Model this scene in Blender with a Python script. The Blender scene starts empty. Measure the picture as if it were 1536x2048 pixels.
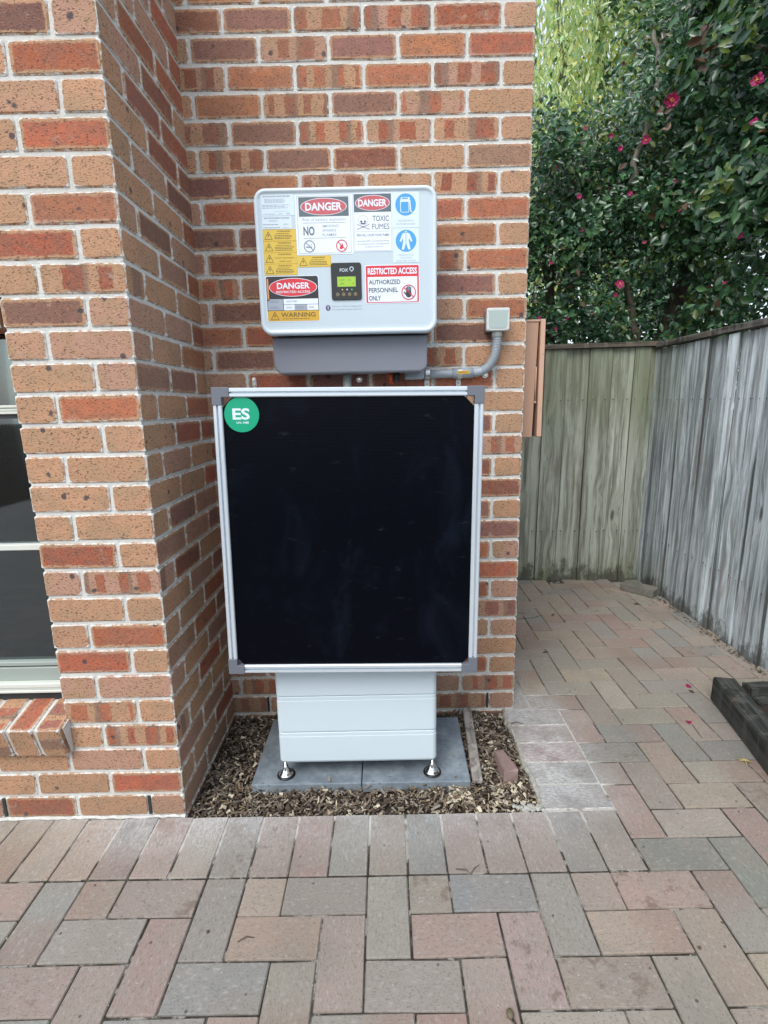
import bpy, bmesh, math, random
from mathutils import Vector, Matrix, Euler
R = math.radians
random.seed(7)
scene = bpy.context.scene
COL = scene.collection

# ------------------------------------------------------------------ camera
cam_d = bpy.data.cameras.new('camera')
cam = bpy.data.objects.new('camera', cam_d)
COL.objects.link(cam)
cam_d.sensor_fit = 'VERTICAL'
cam_d.sensor_height = 36.0
cam_d.lens = 1048.84 / 2048 * 36.0
cam_d.clip_start = 0.02
cam_d.clip_end = 400
yaw, pit, rol = -.0024, .2031, -.0202
fw = Vector((math.sin(yaw)*math.cos(pit), math.cos(yaw)*math.cos(pit), -math.sin(pit)))
rt = Vector((math.cos(yaw), -math.sin(yaw), 0))
up = rt.cross(fw)
r2 = rt*math.cos(rol)+up*math.sin(rol)
u2 = -rt*math.sin(rol)+up*math.cos(rol)
m = Matrix((r2, u2, -fw)).transposed().to_4x4()
m.translation = Vector((-.5494, -2.0947, 1.3297))
cam.matrix_world = m
scene.camera = cam

# ------------------------------------------------------------------ light
SUN_EL, SUN_AZ = 50, 208          # azimuth clockwise from +Y: behind the camera and a little left
world = bpy.data.worlds.new('World')
scene.world = world
world.use_nodes = True
wn = world.node_tree
wn.nodes.clear()
wo = wn.nodes.new('ShaderNodeOutputWorld')
wb = wn.nodes.new('ShaderNodeBackground')
ws = wn.nodes.new('ShaderNodeTexSky')
ws.sky_type = 'NISHITA'
ws.sun_disc = False
ws.sun_elevation = R(SUN_EL)
ws.sun_rotation = R(SUN_AZ)
ws.dust_density = 3.0
ws.air_density = 1.0
wb.inputs['Strength'].default_value = 0.15
# thin bright veil of high cloud over the whole sky
wm_ = wn.nodes.new('ShaderNodeMix'); wm_.data_type = 'RGBA'
wm_.inputs[0].default_value = 0.45
wm_.inputs[7].default_value = (7.6, 8.1, 8.8, 1)
wn.links.new(ws.outputs[0], wm_.inputs[6])
wn.links.new(wm_.outputs[2], wb.inputs['Color'])
wn.links.new(wb.outputs[0], wo.inputs[0])
sun_d = bpy.data.lights.new('sun', 'SUN')
sun_d.energy = 1.5
sun_d.angle = R(34)
sun_d.color = (1.0, .975, .94)
sun = bpy.data.objects.new('sun', sun_d)
COL.objects.link(sun)
sd = Vector((math.sin(R(SUN_AZ))*math.cos(R(SUN_EL)), math.cos(R(SUN_AZ))*math.cos(R(SUN_EL)), math.sin(R(SUN_EL))))
sun.rotation_euler = sd.to_track_quat('Z', 'Y').to_euler()
sun.location = sd*20
scene.view_settings.view_transform = 'Standard'
scene.view_settings.look = 'None'
scene.view_settings.exposure = 0.55
scene.view_settings.gamma = 1.0
scene.view_settings.use_curve_mapping = False


# ------------------------------------------------------------------ helpers
def tag(o, label=None, cat=None, group=None, kind=None):
    if label: o['label'] = label
    if cat: o['category'] = cat
    if group: o['group'] = group
    if kind: o['kind'] = kind
    return o


def empty(name, loc, label, cat, group=None, rot=(0, 0, 0)):
    o = bpy.data.objects.new(name, None)
    COL.objects.link(o)
    o.location = loc
    o.rotation_euler = rot
    o.empty_display_size = .05
    return tag(o, label, cat, group)


def link(name, me, parent=None, loc=(0, 0, 0), rot=(0, 0, 0)):
    o = bpy.data.objects.new(name, me)
    COL.objects.link(o)
    o.parent = parent
    o.location = loc
    o.rotation_euler = rot
    return o


def to_mesh(bm, name, mats, smooth=False):
    me = bpy.data.meshes.new(name)
    bm.normal_update()
    bm.to_mesh(me)
    bm.free()
    for mt in (mats if isinstance(mats, (list, tuple)) else [mats]):
        me.materials.append(mt)
    if smooth:
        for p in me.polygons: p.use_smooth = True
    return me


def box(bm, x0, x1, y0, y1, z0, z1, mat=0, bev=0, seg=1, M=None):
    vs = [bm.verts.new(v) for v in ((x0, y0, z0), (x1, y0, z0), (x1, y1, z0), (x0, y1, z0),
                                    (x0, y0, z1), (x1, y0, z1), (x1, y1, z1), (x0, y1, z1))]
    fs = [bm.faces.new([vs[i] for i in f]) for f in
          ((0, 3, 2, 1), (4, 5, 6, 7), (0, 1, 5, 4), (1, 2, 6, 5), (2, 3, 7, 6), (3, 0, 4, 7))]
    for f in fs: f.material_index = mat
    if bev:
        es = list({e for f in fs for e in f.edges})
        r = bmesh.ops.bevel(bm, geom=es, offset=bev, segments=seg, affect='EDGES', profile=.5)
        vs = list({v for f in r['faces'] for v in f.verts} | {v for v in vs if v.is_valid})
    if M is not None:
        for v in vs: v.co = M @ v.co
    return vs


def cyl(bm, p0, p1, r0, r1=None, n=16, mat=0, caps=True):
    r1 = r0 if r1 is None else r1
    p0, p1 = Vector(p0), Vector(p1)
    d = (p1-p0).normalized()
    a = d.orthogonal().normalized()
    b = d.cross(a)
    A, B = [], []
    for i in range(n):
        t = 2*math.pi*i/n
        o = a*math.cos(t)+b*math.sin(t)
        A.append(bm.verts.new(p0+o*r0))
        B.append(bm.verts.new(p1+o*r1))
    for i in range(n):
        j = (i+1) % n
        f = bm.faces.new((A[i], A[j], B[j], B[i])); f.material_index = mat; f.smooth = True
    if caps:
        f = bm.faces.new(list(reversed(A))); f.material_index = mat
        f = bm.faces.new(B); f.material_index = mat


def tube(bm, pts, rad, n=10, mat=0):
    """swept tube; rad is a number or list"""
    pts = [Vector(p) for p in pts]
    rings = []
    a = None
    for i, p in enumerate(pts):
        d = (pts[min(i+1, len(pts)-1)]-pts[max(i-1, 0)]).normalized()
        if a is None: a = d.orthogonal().normalized()
        a = (a-d*a.dot(d)).normalized()
        b = d.cross(a)
        r = rad[i] if isinstance(rad, (list, tuple)) else rad
        rings.append([bm.verts.new(p+(a*math.cos(2*math.pi*k/n)+b*math.sin(2*math.pi*k/n))*r) for k in range(n)])
    for A, B in zip(rings, rings[1:]):
        for k in range(n):
            j = (k+1) % n
            f = bm.faces.new((A[k], A[j], B[j], B[k])); f.smooth = True; f.material_index = mat
    bm.faces.new(list(reversed(rings[0]))).material_index = mat
    bm.faces.new(rings[-1]).material_index = mat


def lathe(bm, prof, c, n=24, mat=0):
    rings = [[bm.verts.new((c[0]+r*math.cos(2*math.pi*k/n), c[1]+r*math.sin(2*math.pi*k/n), c[2]+z)) for k in range(n)]
             for r, z in prof]
    for A, B in zip(rings, rings[1:]):
        for k in range(n):
            j = (k+1) % n
            f = bm.faces.new((A[k], A[j], B[j], B[k])); f.smooth = True; f.material_index = mat
    bm.faces.new(list(reversed(rings[0]))).material_index = mat
    bm.faces.new(rings[-1]).material_index = mat


def rrect(w, h, r, n=5):
    """rounded rectangle outline, counter-clockwise in (x, z)"""
    out = []
    for cx, cz, a0 in ((w/2-r, -h/2+r, -90), (w/2-r, h/2-r, 0), (-w/2+r, h/2-r, 90), (-w/2+r, -h/2+r, 180)):
        for i in range(n+1):
            a = R(a0+90*i/n)
            out.append((cx+r*math.cos(a), cz+r*math.sin(a)))
    return out


def slab(bm, outline, y0, y1, mat=0, bev=0, smooth_side=True):
    """prism from an (x,z) outline between y0 (front) and y1; optional bevel on the front"""
    rings = []
    if bev:
        seq = [(y1, 0), (y0+bev, 0), (y0+bev*.3, bev*.3), (y0, bev)]
    else:
        seq = [(y1, 0), (y0, 0)]
    cx = sum(p[0] for p in outline)/len(outline); cz = sum(p[1] for p in outline)/len(outline)
    n = len(outline)
    for y, ins in seq:
        ring = []
        for i, (x, z) in enumerate(outline):
            if ins:
                px, pz = outline[i-1]; nx, nz = outline[(i+1) % n]
                tx, tz = nx-px, nz-pz
                L = math.hypot(tx, tz) or 1
                x, z = x-tz/L*ins, z+tx/L*ins
            ring.append(bm.verts.new((x, y, z)))
        rings.append(ring)
    for A, B in zip(rings, rings[1:]):
        for i in range(n):
            j = (i+1) % n
            f = bm.faces.new((A[i], A[j], B[j], B[i])); f.material_index = mat; f.smooth = smooth_side
    f = bm.faces.new(rings[-1]); f.material_index = mat
    f = bm.faces.new(list(reversed(rings[0]))); f.material_index = mat


# ------------------------------------------------------------------ materials
class NT:
    def __init__(s, name):
        s.m = bpy.data.materials.new(name)
        s.m.use_nodes = True
        s.t = s.m.node_tree
        s.b = s.t.nodes['Principled BSDF']
        s.out = s.t.nodes['Material Output']

    def n(s, typ, props=None, **inp):
        nd = s.t.nodes.new(typ)
        for k, v in (props or {}).items(): setattr(nd, k, v)
        for k, v in inp.items():
            s.set(nd, k, v)
        return nd

    def set(s, nd, k, v):
        key = int(k[1:]) if (k[0] == 'i' and k[1:].isdigit()) else k.replace('_', ' ')
        sock = nd.inputs[key]
        if isinstance(v, bpy.types.NodeSocket): s.t.links.new(v, sock)
        else:
            if hasattr(sock, 'default_value') and isinstance(v, tuple) and len(v) == 3 and sock.type == 'RGBA': v = (*v, 1)
            sock.default_value = v

    def math(s, op, a, b=0.0, c=0.0, clamp=False):
        nd = s.n('ShaderNodeMath', dict(operation=op, use_clamp=clamp), i0=a, i1=b)
        if op in ('MULTIPLY_ADD', 'SMOOTH_MIN', 'COMPARE'): s.set(nd, 'i2', c)
        return nd.outputs[0]

    def noise(s, vec, scale, detail=3.0, rough=.55, dist=0.0, col=False):
        nd = s.n('ShaderNodeTexNoise', Scale=scale, Detail=detail, Roughness=rough, Distortion=dist, Vector=vec)
        return nd.outputs[1 if col else 0]

    def vor(s, vec, scale, feature='F1', rnd=1.0):
        nd = s.n('ShaderNodeTexVoronoi', dict(feature=feature), Scale=scale, Vector=vec)
        nd.inputs['Randomness'].default_value = rnd
        return nd

    def step(s, v, a, b):
        nd = s.n('ShaderNodeMapRange', dict(interpolation_type='SMOOTHSTEP'), Value=v)
        nd.inputs['From Min'].default_value = a
        nd.inputs['From Max'].default_value = b
        return nd.outputs[0]

    def mix(s, f, a, b, mode='MIX'):
        nd = s.n('ShaderNodeMix', dict(data_type='RGBA', blend_type=mode))
        s.set(nd, 'i0', f); s.set(nd, 'i6', a); s.set(nd, 'i7', b)
        return nd.outputs[2]

    def mapv(s, vec, scale=(1, 1, 1), loc=(0, 0, 0), rot=(0, 0, 0)):
        nd = s.n('ShaderNodeMapping', Vector=vec)
        nd.inputs['Scale'].default_value = scale
        nd.inputs['Location'].default_value = loc
        nd.inputs['Rotation'].default_value = rot
        return nd.outputs[0]

    def bump(s, h, strength=.3, dist=.002, normal=None):
        nd = s.n('ShaderNodeBump', Height=h, Strength=strength, Distance=dist)
        if normal: s.set(nd, 'Normal', normal)
        s.t.links.new(nd.outputs[0], s.b.inputs['Normal'])
        return nd.outputs[0]

    def fin(s, col, rough=.8, metal=0.0, spec=.5):
        s.set(s.b, 'Base_Color', col)
        s.set(s.b, 'Roughness', rough)
        s.set(s.b, 'Metallic', metal)
        s.set(s.b, 'Specular_IOR_Level', spec)
        return s.m


def plain(name, col, rough=.6, metal=0.0, spec=.5, nz=0.0, nscale=30, bump=0.0, bscale=300):
    n = NT(name)
    tc = n.n('ShaderNodeTexCoord').outputs['Object']
    c = col
    if nz:
        f = n.noise(tc, nscale, 4)
        dark = tuple(v*(1-nz) for v in col)
        c = n.mix(f, dark, tuple(min(1, v*(1+nz)) for v in col))
    if bump:
        n.bump(n.noise(tc, bscale, 2), bump, .001)
    return n.fin(c, rough, metal, spec)


def object_coords(n):
    """object-space coordinates, plus the same shifted per object so copies differ"""
    tc = n.n('ShaderNodeTexCoord').outputs['Object']
    oi = n.n('ShaderNodeObjectInfo')
    rv = n.n('ShaderNodeCombineXYZ', i0=n.math('MULTIPLY', oi.outputs['Random'], 37.0),
             i1=n.math('MULTIPLY', oi.outputs['Random'], 91.0), i2=n.math('MULTIPLY', oi.outputs['Random'], 53.0)).outputs[0]
    sh = n.n('ShaderNodeVectorMath', dict(operation='ADD'), i0=tc, i1=rv).outputs[0]
    return tc, sh, oi


def edge_distance(n, tc, half, rad=0):
    ab = n.n('ShaderNodeVectorMath', dict(operation='ABSOLUTE'), i0=tc).outputs[0]
    q = n.n('ShaderNodeVectorMath', dict(operation='SUBTRACT'), i0=half, i1=ab).outputs[0]
    sp = n.n('ShaderNodeSeparateXYZ', i0=q)
    a, b, c = sp.outputs
    mn = n.math('MINIMUM', a, b)
    mx = n.math('MAXIMUM', a, b)
    med = n.math('MAXIMUM', mn, n.math('MINIMUM', mx, c))
    far = n.math('MAXIMUM', mx, c)
    if not rad: return med
    e1 = n.math('MAXIMUM', n.math('SUBTRACT', rad, med), 0.0)
    e2 = n.math('MAXIMUM', n.math('SUBTRACT', rad, far), 0.0)
    return n.math('SUBTRACT', rad, n.math('SQRT', n.math('ADD', n.math('MULTIPLY', e1, e1), n.math('MULTIPLY', e2, e2))))


MORTAR_C = (.60, .61, .58)


def brick_material():
    n = NT('clay_brick')
    tc, sh, oi = object_coords(n)
    d = edge_distance(n, tc, (.115, .055, .038), .015)
    wob = n.noise(sh, 40, 3)
    dw = n.math('ADD', d, n.math('MULTIPLY', n.math('SUBTRACT', wob, .5), .016))
    inner = n.step(dw, .0070, .0125)
    # bands along the brick for pass index 1
    sx = n.n('ShaderNodeSeparateXYZ', i0=tc).outputs
    along = n.math('ADD', sx[0], n.math('MULTIPLY', sx[1], 1.0))
    ph = n.math('MULTIPLY_ADD', along, n.math('MULTIPLY_ADD', n.math('FRACT', n.math('MULTIPLY', oi.outputs['Random'], 7.7)), 50.0, 48.0), n.math('MULTIPLY', oi.outputs['Random'], 40.0))
    ph = n.math('ADD', ph, n.math('MULTIPLY', wob, 1.6))
    wv = n.math('ADD', n.math('SINE', ph), n.math('MULTIPLY', n.math('SINE', n.math('MULTIPLY', ph, .37)), .55))
    band = n.step(wv, .0, .22)
    pband = n.step(n.math('SINE', n.math('MULTIPLY_ADD', ph, .5, 1.3)), .45, .8)
    isb = n.math('MINIMUM', oi.outputs['Object Index'], 1.0)
    bmask = n.n('ShaderNodeMix', dict(data_type='FLOAT'), i0=isb, i2=1.0, i3=band).outputs[0]
    flash = n.math('MULTIPLY', n.math('MULTIPLY', inner, bmask), oi.outputs['Alpha'])
    # the small end faces are never flashed
    qx = n.math('SUBTRACT', .1155, n.math('ABSOLUTE', sx[0]))
    flash = n.math('MULTIPLY', flash, n.step(qx, .001, .004))
    # tan body
    body = n.mix(oi.outputs['Random'], (.50, .285, .170), (.42, .245, .145))
    rr = n.math('FRACT', n.math('MULTIPLY', oi.outputs['Random'], 17.31))
    body = n.mix(n.step(rr, .55, .95), body, (.43, .25, .18))
    body = n.mix(n.step(n.noise(sh, 14, 3), .42, .68), body, (.39, .25, .15))
    # purple-brown shade bands on banded bricks
    body = n.mix(n.math('MULTIPLY', n.math('MULTIPLY', isb, pband), .75), body, (.20, .13, .10))
    ctr = n.mix(n.step(n.noise(sh, 22, 3), .38, .62), oi.outputs['Color'],
                n.mix(.45, oi.outputs['Color'], (.20, .11, .085)))
    ctr = n.mix(n.math('MULTIPLY', n.step(n.noise(sh, 55, 2), .5, .7), .5), ctr, n.mix(.4, oi.outputs['Color'], (.50, .20, .10)))
    col = n.mix(flash, body, ctr)
    # fine raked texture: dark dashes, light grains
    dash = n.mapv(sh, (1.0, 1.0, 2.1), rot=(.3, .5, .4))
    sp = n.step(n.noise(dash, 135, 3, .62), .56, .635)
    col = n.mix(n.math('MULTIPLY', sp, .85), col, (.075, .045, .034))
    big = n.step(n.noise(dash, 60, 4, .7), .58, .68)
    col = n.mix(n.math('MULTIPLY', big, .38), col, (.10, .06, .045))
    sp2 = n.step(n.noise(dash, 300, 2, .6), .60, .70)
    col = n.mix(n.math('MULTIPLY', sp2, .35), col, (.62, .43, .28))
    # iron spots
    v = n.vor(n.n('ShaderNodeVectorMath', dict(operation='ADD'), i0=sh, i1=n.n('ShaderNodeVectorMath', dict(operation='SCALE'),
              i0=n.noise(sh, 90, 2, col=True), Scale=.009).outputs[0]).outputs[0], 16)
    spot = n.math('MULTIPLY', n.step(v.outputs['Distance'], .17, .09),
                  n.step(n.n('ShaderNodeSeparateXYZ', i0=v.outputs['Color']).outputs[0], .62, .66))
    col = n.mix(n.math('MULTIPLY', spot, .88), col, (.055, .052, .062))
    v2 = n.vor(sh, 60)
    sp3 = n.math('MULTIPLY', n.step(v2.outputs['Distance'], .2, .1), n.step(n.n('ShaderNodeSeparateXYZ', i0=v2.outputs['Color']).outputs[1], .75, .8))
    col = n.mix(n.math('MULTIPLY', sp3, .7), col, (.06, .04, .035))
    # weathering: broad dull patches and a damp, dirty foot
    wp = n.n('ShaderNodeNewGeometry').outputs['Position']
    wz = n.n('ShaderNodeSeparateXYZ', i0=wp).outputs[2]
    col = n.mix(n.math('MULTIPLY', n.step(n.noise(wp, 1.7, 5, .65), .46, .72), .20), col, (.28, .18, .13))
    foot = n.step(n.math('ADD', wz, n.math('MULTIPLY', n.noise(wp, 9, 4, .7), .22)), .36, .08)
    col = n.mix(n.math('MULTIPLY', foot, .30), col, (.16, .13, .10))
    bl = n.step(n.noise(sh, 18, 6, .75), .60, .70)
    col = n.mix(n.math('MULTIPLY', bl, .35), col, (.50, .43, .36))
    # mortar smeared over the arrises
    sm = n.math('ADD', d, n.math('MULTIPLY', n.math('SUBTRACT', n.noise(sh, 42, 6, .78), .5), .018))
    smear = n.step(sm, .0032, .0014)
    col = n.mix(smear, col, MORTAR_C)
    h = n.math('ADD', n.math('MULTIPLY', n.noise(dash, 170, 3, .6), 1.0), n.math('MULTIPLY', n.noise(sh, 45, 2), .8))
    h = n.math('SUBTRACT', h, n.math('MULTIPLY', spot, .3))
    n.bump(h, .7, .003)
    return n.fin(col, .88, 0, .3)


def mortar_material():
    n = NT('mortar')
    tc = n.n('ShaderNodeTexCoord').outputs['Object']
    f = n.noise(tc, 18, 4, .65)
    c = n.mix(f, (.50, .505, .475), (.72, .73, .70))
    c = n.mix(n.math('MULTIPLY', n.step(n.noise(n.n('ShaderNodeNewGeometry').outputs['Position'], 2.2, 5, .65), .48, .70), .35), c, (.43, .415, .37))
    c = n.mix(n.math('MULTIPLY', n.step(n.noise(tc, 130, 3, .7), .6, .7), .6), c, (.23, .22, .20))
    n.bump(n.math('ADD', n.noise(tc, 120, 4, .7), n.math('MULTIPLY', n.noise(tc, 28, 3), 1.5)), .8, .004)
    return n.fin(c, .95, 0, .2)


def bloom_mask(n):
    """pale salts and cement dust left on the paving beside the walls"""
    g = n.n('ShaderNodeNewGeometry').outputs['Position']
    s = n.n('ShaderNodeSeparateXYZ', i0=g).outputs
    a = n.math('MULTIPLY', n.step(s[1], -.83, -.57), n.step(s[1], -.50, -.58))
    a = n.math('MULTIPLY', a, n.math('MULTIPLY', n.step(s[0], -1.75, -1.35), n.step(s[0], .25, -.05)))
    b = n.math('MULTIPLY', n.step(s[0], .34, .02), n.math('MULTIPLY', n.step(s[1], -.72, -.50), n.step(s[1], .30, .02)))
    c = n.math('MULTIPLY', n.step(s[0], .20, .0), n.math('MULTIPLY', n.step(s[1], .1, .3), n.step(s[1], .62, .42)))
    a = n.math('MULTIPLY', a, n.math('MULTIPLY_ADD', n.step(s[0], -.85, -1.15), .55, .45))
    m = n.math('MAXIMUM', n.math('MAXIMUM', a, b), n.math('MULTIPLY', c, .6))
    nz = n.noise(g, 9, 5, .6)
    return n.math('MULTIPLY', m, n.step(nz, .22, .58)), g


def paver_material():
    n = NT('concrete_paver')
    tc, sh, oi = object_coords(n)
    g0 = n.n('ShaderNodeNewGeometry').outputs['Position']
    d = edge_distance(n, tc, (.1155, .0575, .025))
    c = n.mix(n.step(n.noise(sh, 8, 3), .35, .65), oi.outputs['Color'], n.mix(.5, oi.outputs['Color'], (.25, .228, .195)))
    # some pavers carry a reddish or tan burn across one end
    sx = n.n('ShaderNodeSeparateXYZ', i0=tc).outputs
    burn = n.math('MULTIPLY', n.step(n.math('ADD', sx[0], n.math('MULTIPLY', n.noise(sh, 14, 3), .12)), .0, .13), oi.outputs['Alpha'])
    c = n.mix(n.math('MULTIPLY', burn, .5), c, (.25, .165, .135))
    st = n.mapv(sh, (1.0, 1.7, 1.0))
    c = n.mix(n.math('MULTIPLY', n.step(n.noise(st, 75, 5, .72), .53, .66), .5), c, (.46, .45, .43))
    c = n.mix(n.math('MULTIPLY', n.step(n.noise(st, 150, 3, .7), .52, .64), .5), c, (.085, .08, .07))
    c = n.mix(n.math('MULTIPLY', n.step(n.noise(g0, 1.6, 4, .6), .45, .7), .28), c, (.11, .10, .085))
    v = n.vor(sh, 32)
    c = n.mix(n.math('MULTIPLY', n.math('MULTIPLY', n.step(v.outputs['Distance'], .16, .08),
              n.step(n.n('ShaderNodeSeparateXYZ', i0=v.outputs['Color']).outputs[0], .86, .9)), .8), c, (.05, .045, .04))
    rnd2 = n.math('FRACT', n.math('MULTIPLY', oi.outputs['Random'], 53.7))
    blot = n.math('MULTIPLY', n.step(n.noise(sh, 24, 5, .7), .53, .66), n.step(rnd2, .86, .9))
    c = n.mix(n.math('MULTIPLY', blot, .55), c, (.12, .08, .06))
    m, g = bloom_mask(n)
    fine = n.math('ADD', n.math('MULTIPLY', n.step(n.noise(n.mapv(sh, (1, 2.6, 1)), 60, 5, .75), .42, .62), .6), .32)
    c = n.mix(n.math('MULTIPLY', n.math('MULTIPLY', m, fine), .78), c, (.60, .62, .63))
    dd = n.math('ADD', d, n.math('MULTIPLY', n.math('SUBTRACT', n.noise(sh, 60, 3), .5), .006))
    c = n.mix(n.math('MULTIPLY', n.step(dd, .0045, .001), .45), c, (.12, .11, .09))
    wm = n.math('MULTIPLY', n.step(m, .12, .4), n.step(n.noise(g0, 14, 5, .75), .42, .5))
    c = n.mix(n.math('MULTIPLY', n.step(n.math('ADD', d, n.math('MULTIPLY', n.math('SUBTRACT', n.noise(g0, 70, 4, .7), .5), .012)), .0046, .0022), n.math('MULTIPLY', wm, .62)), c, (.62, .62, .59))
    h = n.math('ADD', n.noise(st, 170, 3, .7), n.math('MULTIPLY', n.noise(sh, 30, 2), .7))
    n.bump(h, .5, .0022)
    return n.fin(c, .86, 0, .35)


def joint_material():
    n = NT('paving_joint_sand')
    m, g = bloom_mask(n)
    c = n.mix(n.step(n.noise(g, 30, 4, .6), .4, .7), (.035, .032, .026), (.10, .095, .08))
    c = n.mix(n.math('MULTIPLY', n.step(m, .1, .35), .8), c, (.58, .57, .53))
    lt = n.math('MULTIPLY', n.step(n.noise(g, 9, 5, .7), .53, .6), .75)
    c = n.mix(lt, c, (.38, .37, .34))
    n.bump(n.noise(g, 250, 3), .6, .003)
    return n.fin(c, .95, 0, .2)


def far_paving_material():
    n = NT('paving_beyond')
    g = n.n('ShaderNodeNewGeometry').outputs['Position']
    b = n.n('ShaderNodeTexBrick', Vector=g, Scale=1.0)
    b.inputs['Color1'].default_value = (.27, .25, .23, 1); b.inputs['Color2'].default_value = (.22, .225, .215, 1)
    b.inputs['Mortar'].default_value = (.09, .085, .075, 1); b.inputs['Mortar Size'].default_value = .002
    b.inputs['Brick Width'].default_value = .232; b.inputs['Row Height'].default_value = .116
    c = n.mix(n.math('MULTIPLY', n.noise(g, 5, 4), .4), b.outputs[0], (.29, .24, .21))
    return n.fin(c, .88, 0, .3)


M_FARPAVE = far_paving_material()


def wood_material(name, light, dark, streak=(1.0, 1.0, .06), warm=(.17, .13, .10), edges=False, damp=True):
    """weathered timber, grain along local z; object colour alpha = moss, red channel = tone"""
    n = NT(name)
    tc, sh, oi = object_coords(n)
    wob = n.n('ShaderNodeVectorMath', dict(operation='SCALE'), i0=n.noise(sh, 4.0, 2, col=True), Scale=.014).outputs[0]
    v = n.n('ShaderNodeVectorMath', dict(operation='ADD'), i0=sh, i1=wob).outputs[0]
    kn = n.vor(n.mapv(v, (6.5, 6.5, 1.9)), 1.0)
    kd = kn.outputs['Distance']
    near = n.step(kd, .42, .0)
    g1 = n.mapv(v, streak)
    nd = n.t.nodes.new('ShaderNodeVectorMath'); nd.operation = 'ADD'
    n.t.links.new(g1, nd.inputs[0])
    cx = n.n('ShaderNodeCombineXYZ', i0=n.math('MULTIPLY', near, .035)).outputs[0]
    n.t.links.new(cx, nd.inputs[1])
    g = nd.outputs[0]
    wide = n.noise(g, 34, 4, .6)
    fine = n.noise(g, 210, 5, .7)
    c = n.mix(n.step(wide, .33, .68), dark, light)
    c = n.mix(n.math('MULTIPLY', n.step(fine, .5, .7), .6), c, tuple(x*.4 for x in dark))
    c = n.mix(n.math('MULTIPLY', n.step(n.noise(n.mapv(v, (1, 1, .02)), 17, 2), .55, .62), .55), c, tuple(min(1, x*1.25) for x in light))
    c = n.mix(n.math('MULTIPLY', n.step(n.noise(n.mapv(sh, (1, 1, .03)), 23, 2), .60, .66), .6), c, tuple(x*.62 for x in dark))
    c = n.mix(n.math('MULTIPLY', n.step(n.noise(g, 60, 3), .58, .72), .45), c, tuple(min(1, x*1.35) for x in light))
    c = n.mix(n.math('MULTIPLY', n.step(n.noise(n.mapv(sh, (1, 1, .25)), 9, 3), .55, .75), .6), c, warm)
    knot = n.math('MULTIPLY', n.step(kd, .12, .05), n.step(n.n('ShaderNodeSeparateXYZ', i0=kn.outputs['Color']).outputs[0], .6, .62))
    c = n.mix(n.math('MULTIPLY', knot, .85), c, (.06, .045, .035))
    tone = n.n('ShaderNodeSeparateColor', i0=oi.outputs['Color']).outputs[0]
    c = n.mix(1.0, c, n.n('ShaderNodeCombineColor', i0=tone, i1=tone, i2=tone).outputs[0], 'MULTIPLY')
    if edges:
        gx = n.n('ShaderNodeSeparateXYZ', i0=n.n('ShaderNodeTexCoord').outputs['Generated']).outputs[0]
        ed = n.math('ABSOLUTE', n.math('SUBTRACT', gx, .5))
        c = n.mix(n.math('MULTIPLY', n.step(n.math('ADD', ed, n.math('MULTIPLY', wide, .03)), .465, .500), .85), c, (.03, .028, .022))  # contact shadow at the paling joints, darkened into the wood colour
        oz = n.n('ShaderNodeSeparateXYZ', i0=tc).outputs[2]
        nx = n.math('MULTIPLY', n.math('SUBTRACT', ed, .28), .13)
        for hz in (1.35, .40):
            nz = n.math('SUBTRACT', oz, hz)
            r2_ = n.math('ADD', n.math('MULTIPLY', nx, nx), n.math('MULTIPLY', nz, nz))
            c = n.mix(n.math('MULTIPLY', n.step(r2_, .000028, .000010), .9), c, (.025, .022, .02))
            stn = n.math('MULTIPLY', n.step(n.math('ABSOLUTE', nx), .004, .001), n.math('MULTIPLY', n.step(nz, -.09, -.01), n.step(nz, .004, -.002)))
            c = n.mix(n.math('MULTIPLY', stn, .45), c, (.07, .055, .045))
    # moss and damp
    wp = n.n('ShaderNodeNewGeometry').outputs['Position']
    ws_ = n.n('ShaderNodeSeparateXYZ', i0=wp).outputs
    top = n.step(n.math('ADD', ws_[2], n.math('MULTIPLY', n.noise(n.mapv(wp, (1, 1, .35)), 7, 4), .9)), 1.35, 1.85)
    low = n.step(n.math('ADD', ws_[2], n.math('MULTIPLY', n.noise(n.mapv(wp, (1, 1, .4)), 9, 3), .3)), .42, .12)
    mz = n.math('MULTIPLY', oi.outputs['Alpha'], n.math('MAXIMUM', n.math('MULTIPLY', top, .8), n.math('MULTIPLY', low, .75)))
    c = n.mix(mz, c, (.13, .165, .075))
    if not damp:
        n.bump(n.math('ADD', fine, n.math('MULTIPLY', wide, 1.2)), .7, .004)
        return n.fin(c, .85, 0, .3)
    drt = n.step(n.math('SUBTRACT', ws_[2], n.math('MULTIPLY', n.noise(n.mapv(wp, (1, 1, .5)), 8, 5, .75), .62)), -.20, -.30)
    c = n.mix(n.math('MULTIPLY', drt, .75), c, (.045, .042, .033))
    n.bump(n.math('ADD', fine, n.math('MULTIPLY', wide, 1.2)), .6, .003)
    return n.fin(c, .85, 0, .3)


def leaf_material(name, col, rough=.3, trans=.25, spec=.6):
    n = NT(name)
    tc = n.n('ShaderNodeTexCoord').outputs['Object']
    f = n.noise(tc, 6, 3)
    c = n.mix(n.step(f, .3, .7), tuple(v*.6 for v in col), tuple(v*1.35 for v in col))
    n.fin(c, rough, 0, spec)
    tr = n.n('ShaderNodeBsdfTranslucent', Color=tuple(min(1, v*1.9) for v in (col[0]*1.1, col[1], col[2]*.5)))
    mx = n.n('ShaderNodeMixShader', i0=trans)
    n.t.links.new(n.b.outputs[0], mx.inputs[1])
    n.t.links.new(tr.outputs[0], mx.inputs[2])
    n.t.links.new(mx.outputs[0], n.out.inputs['Surface'])
    return n.m


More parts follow.
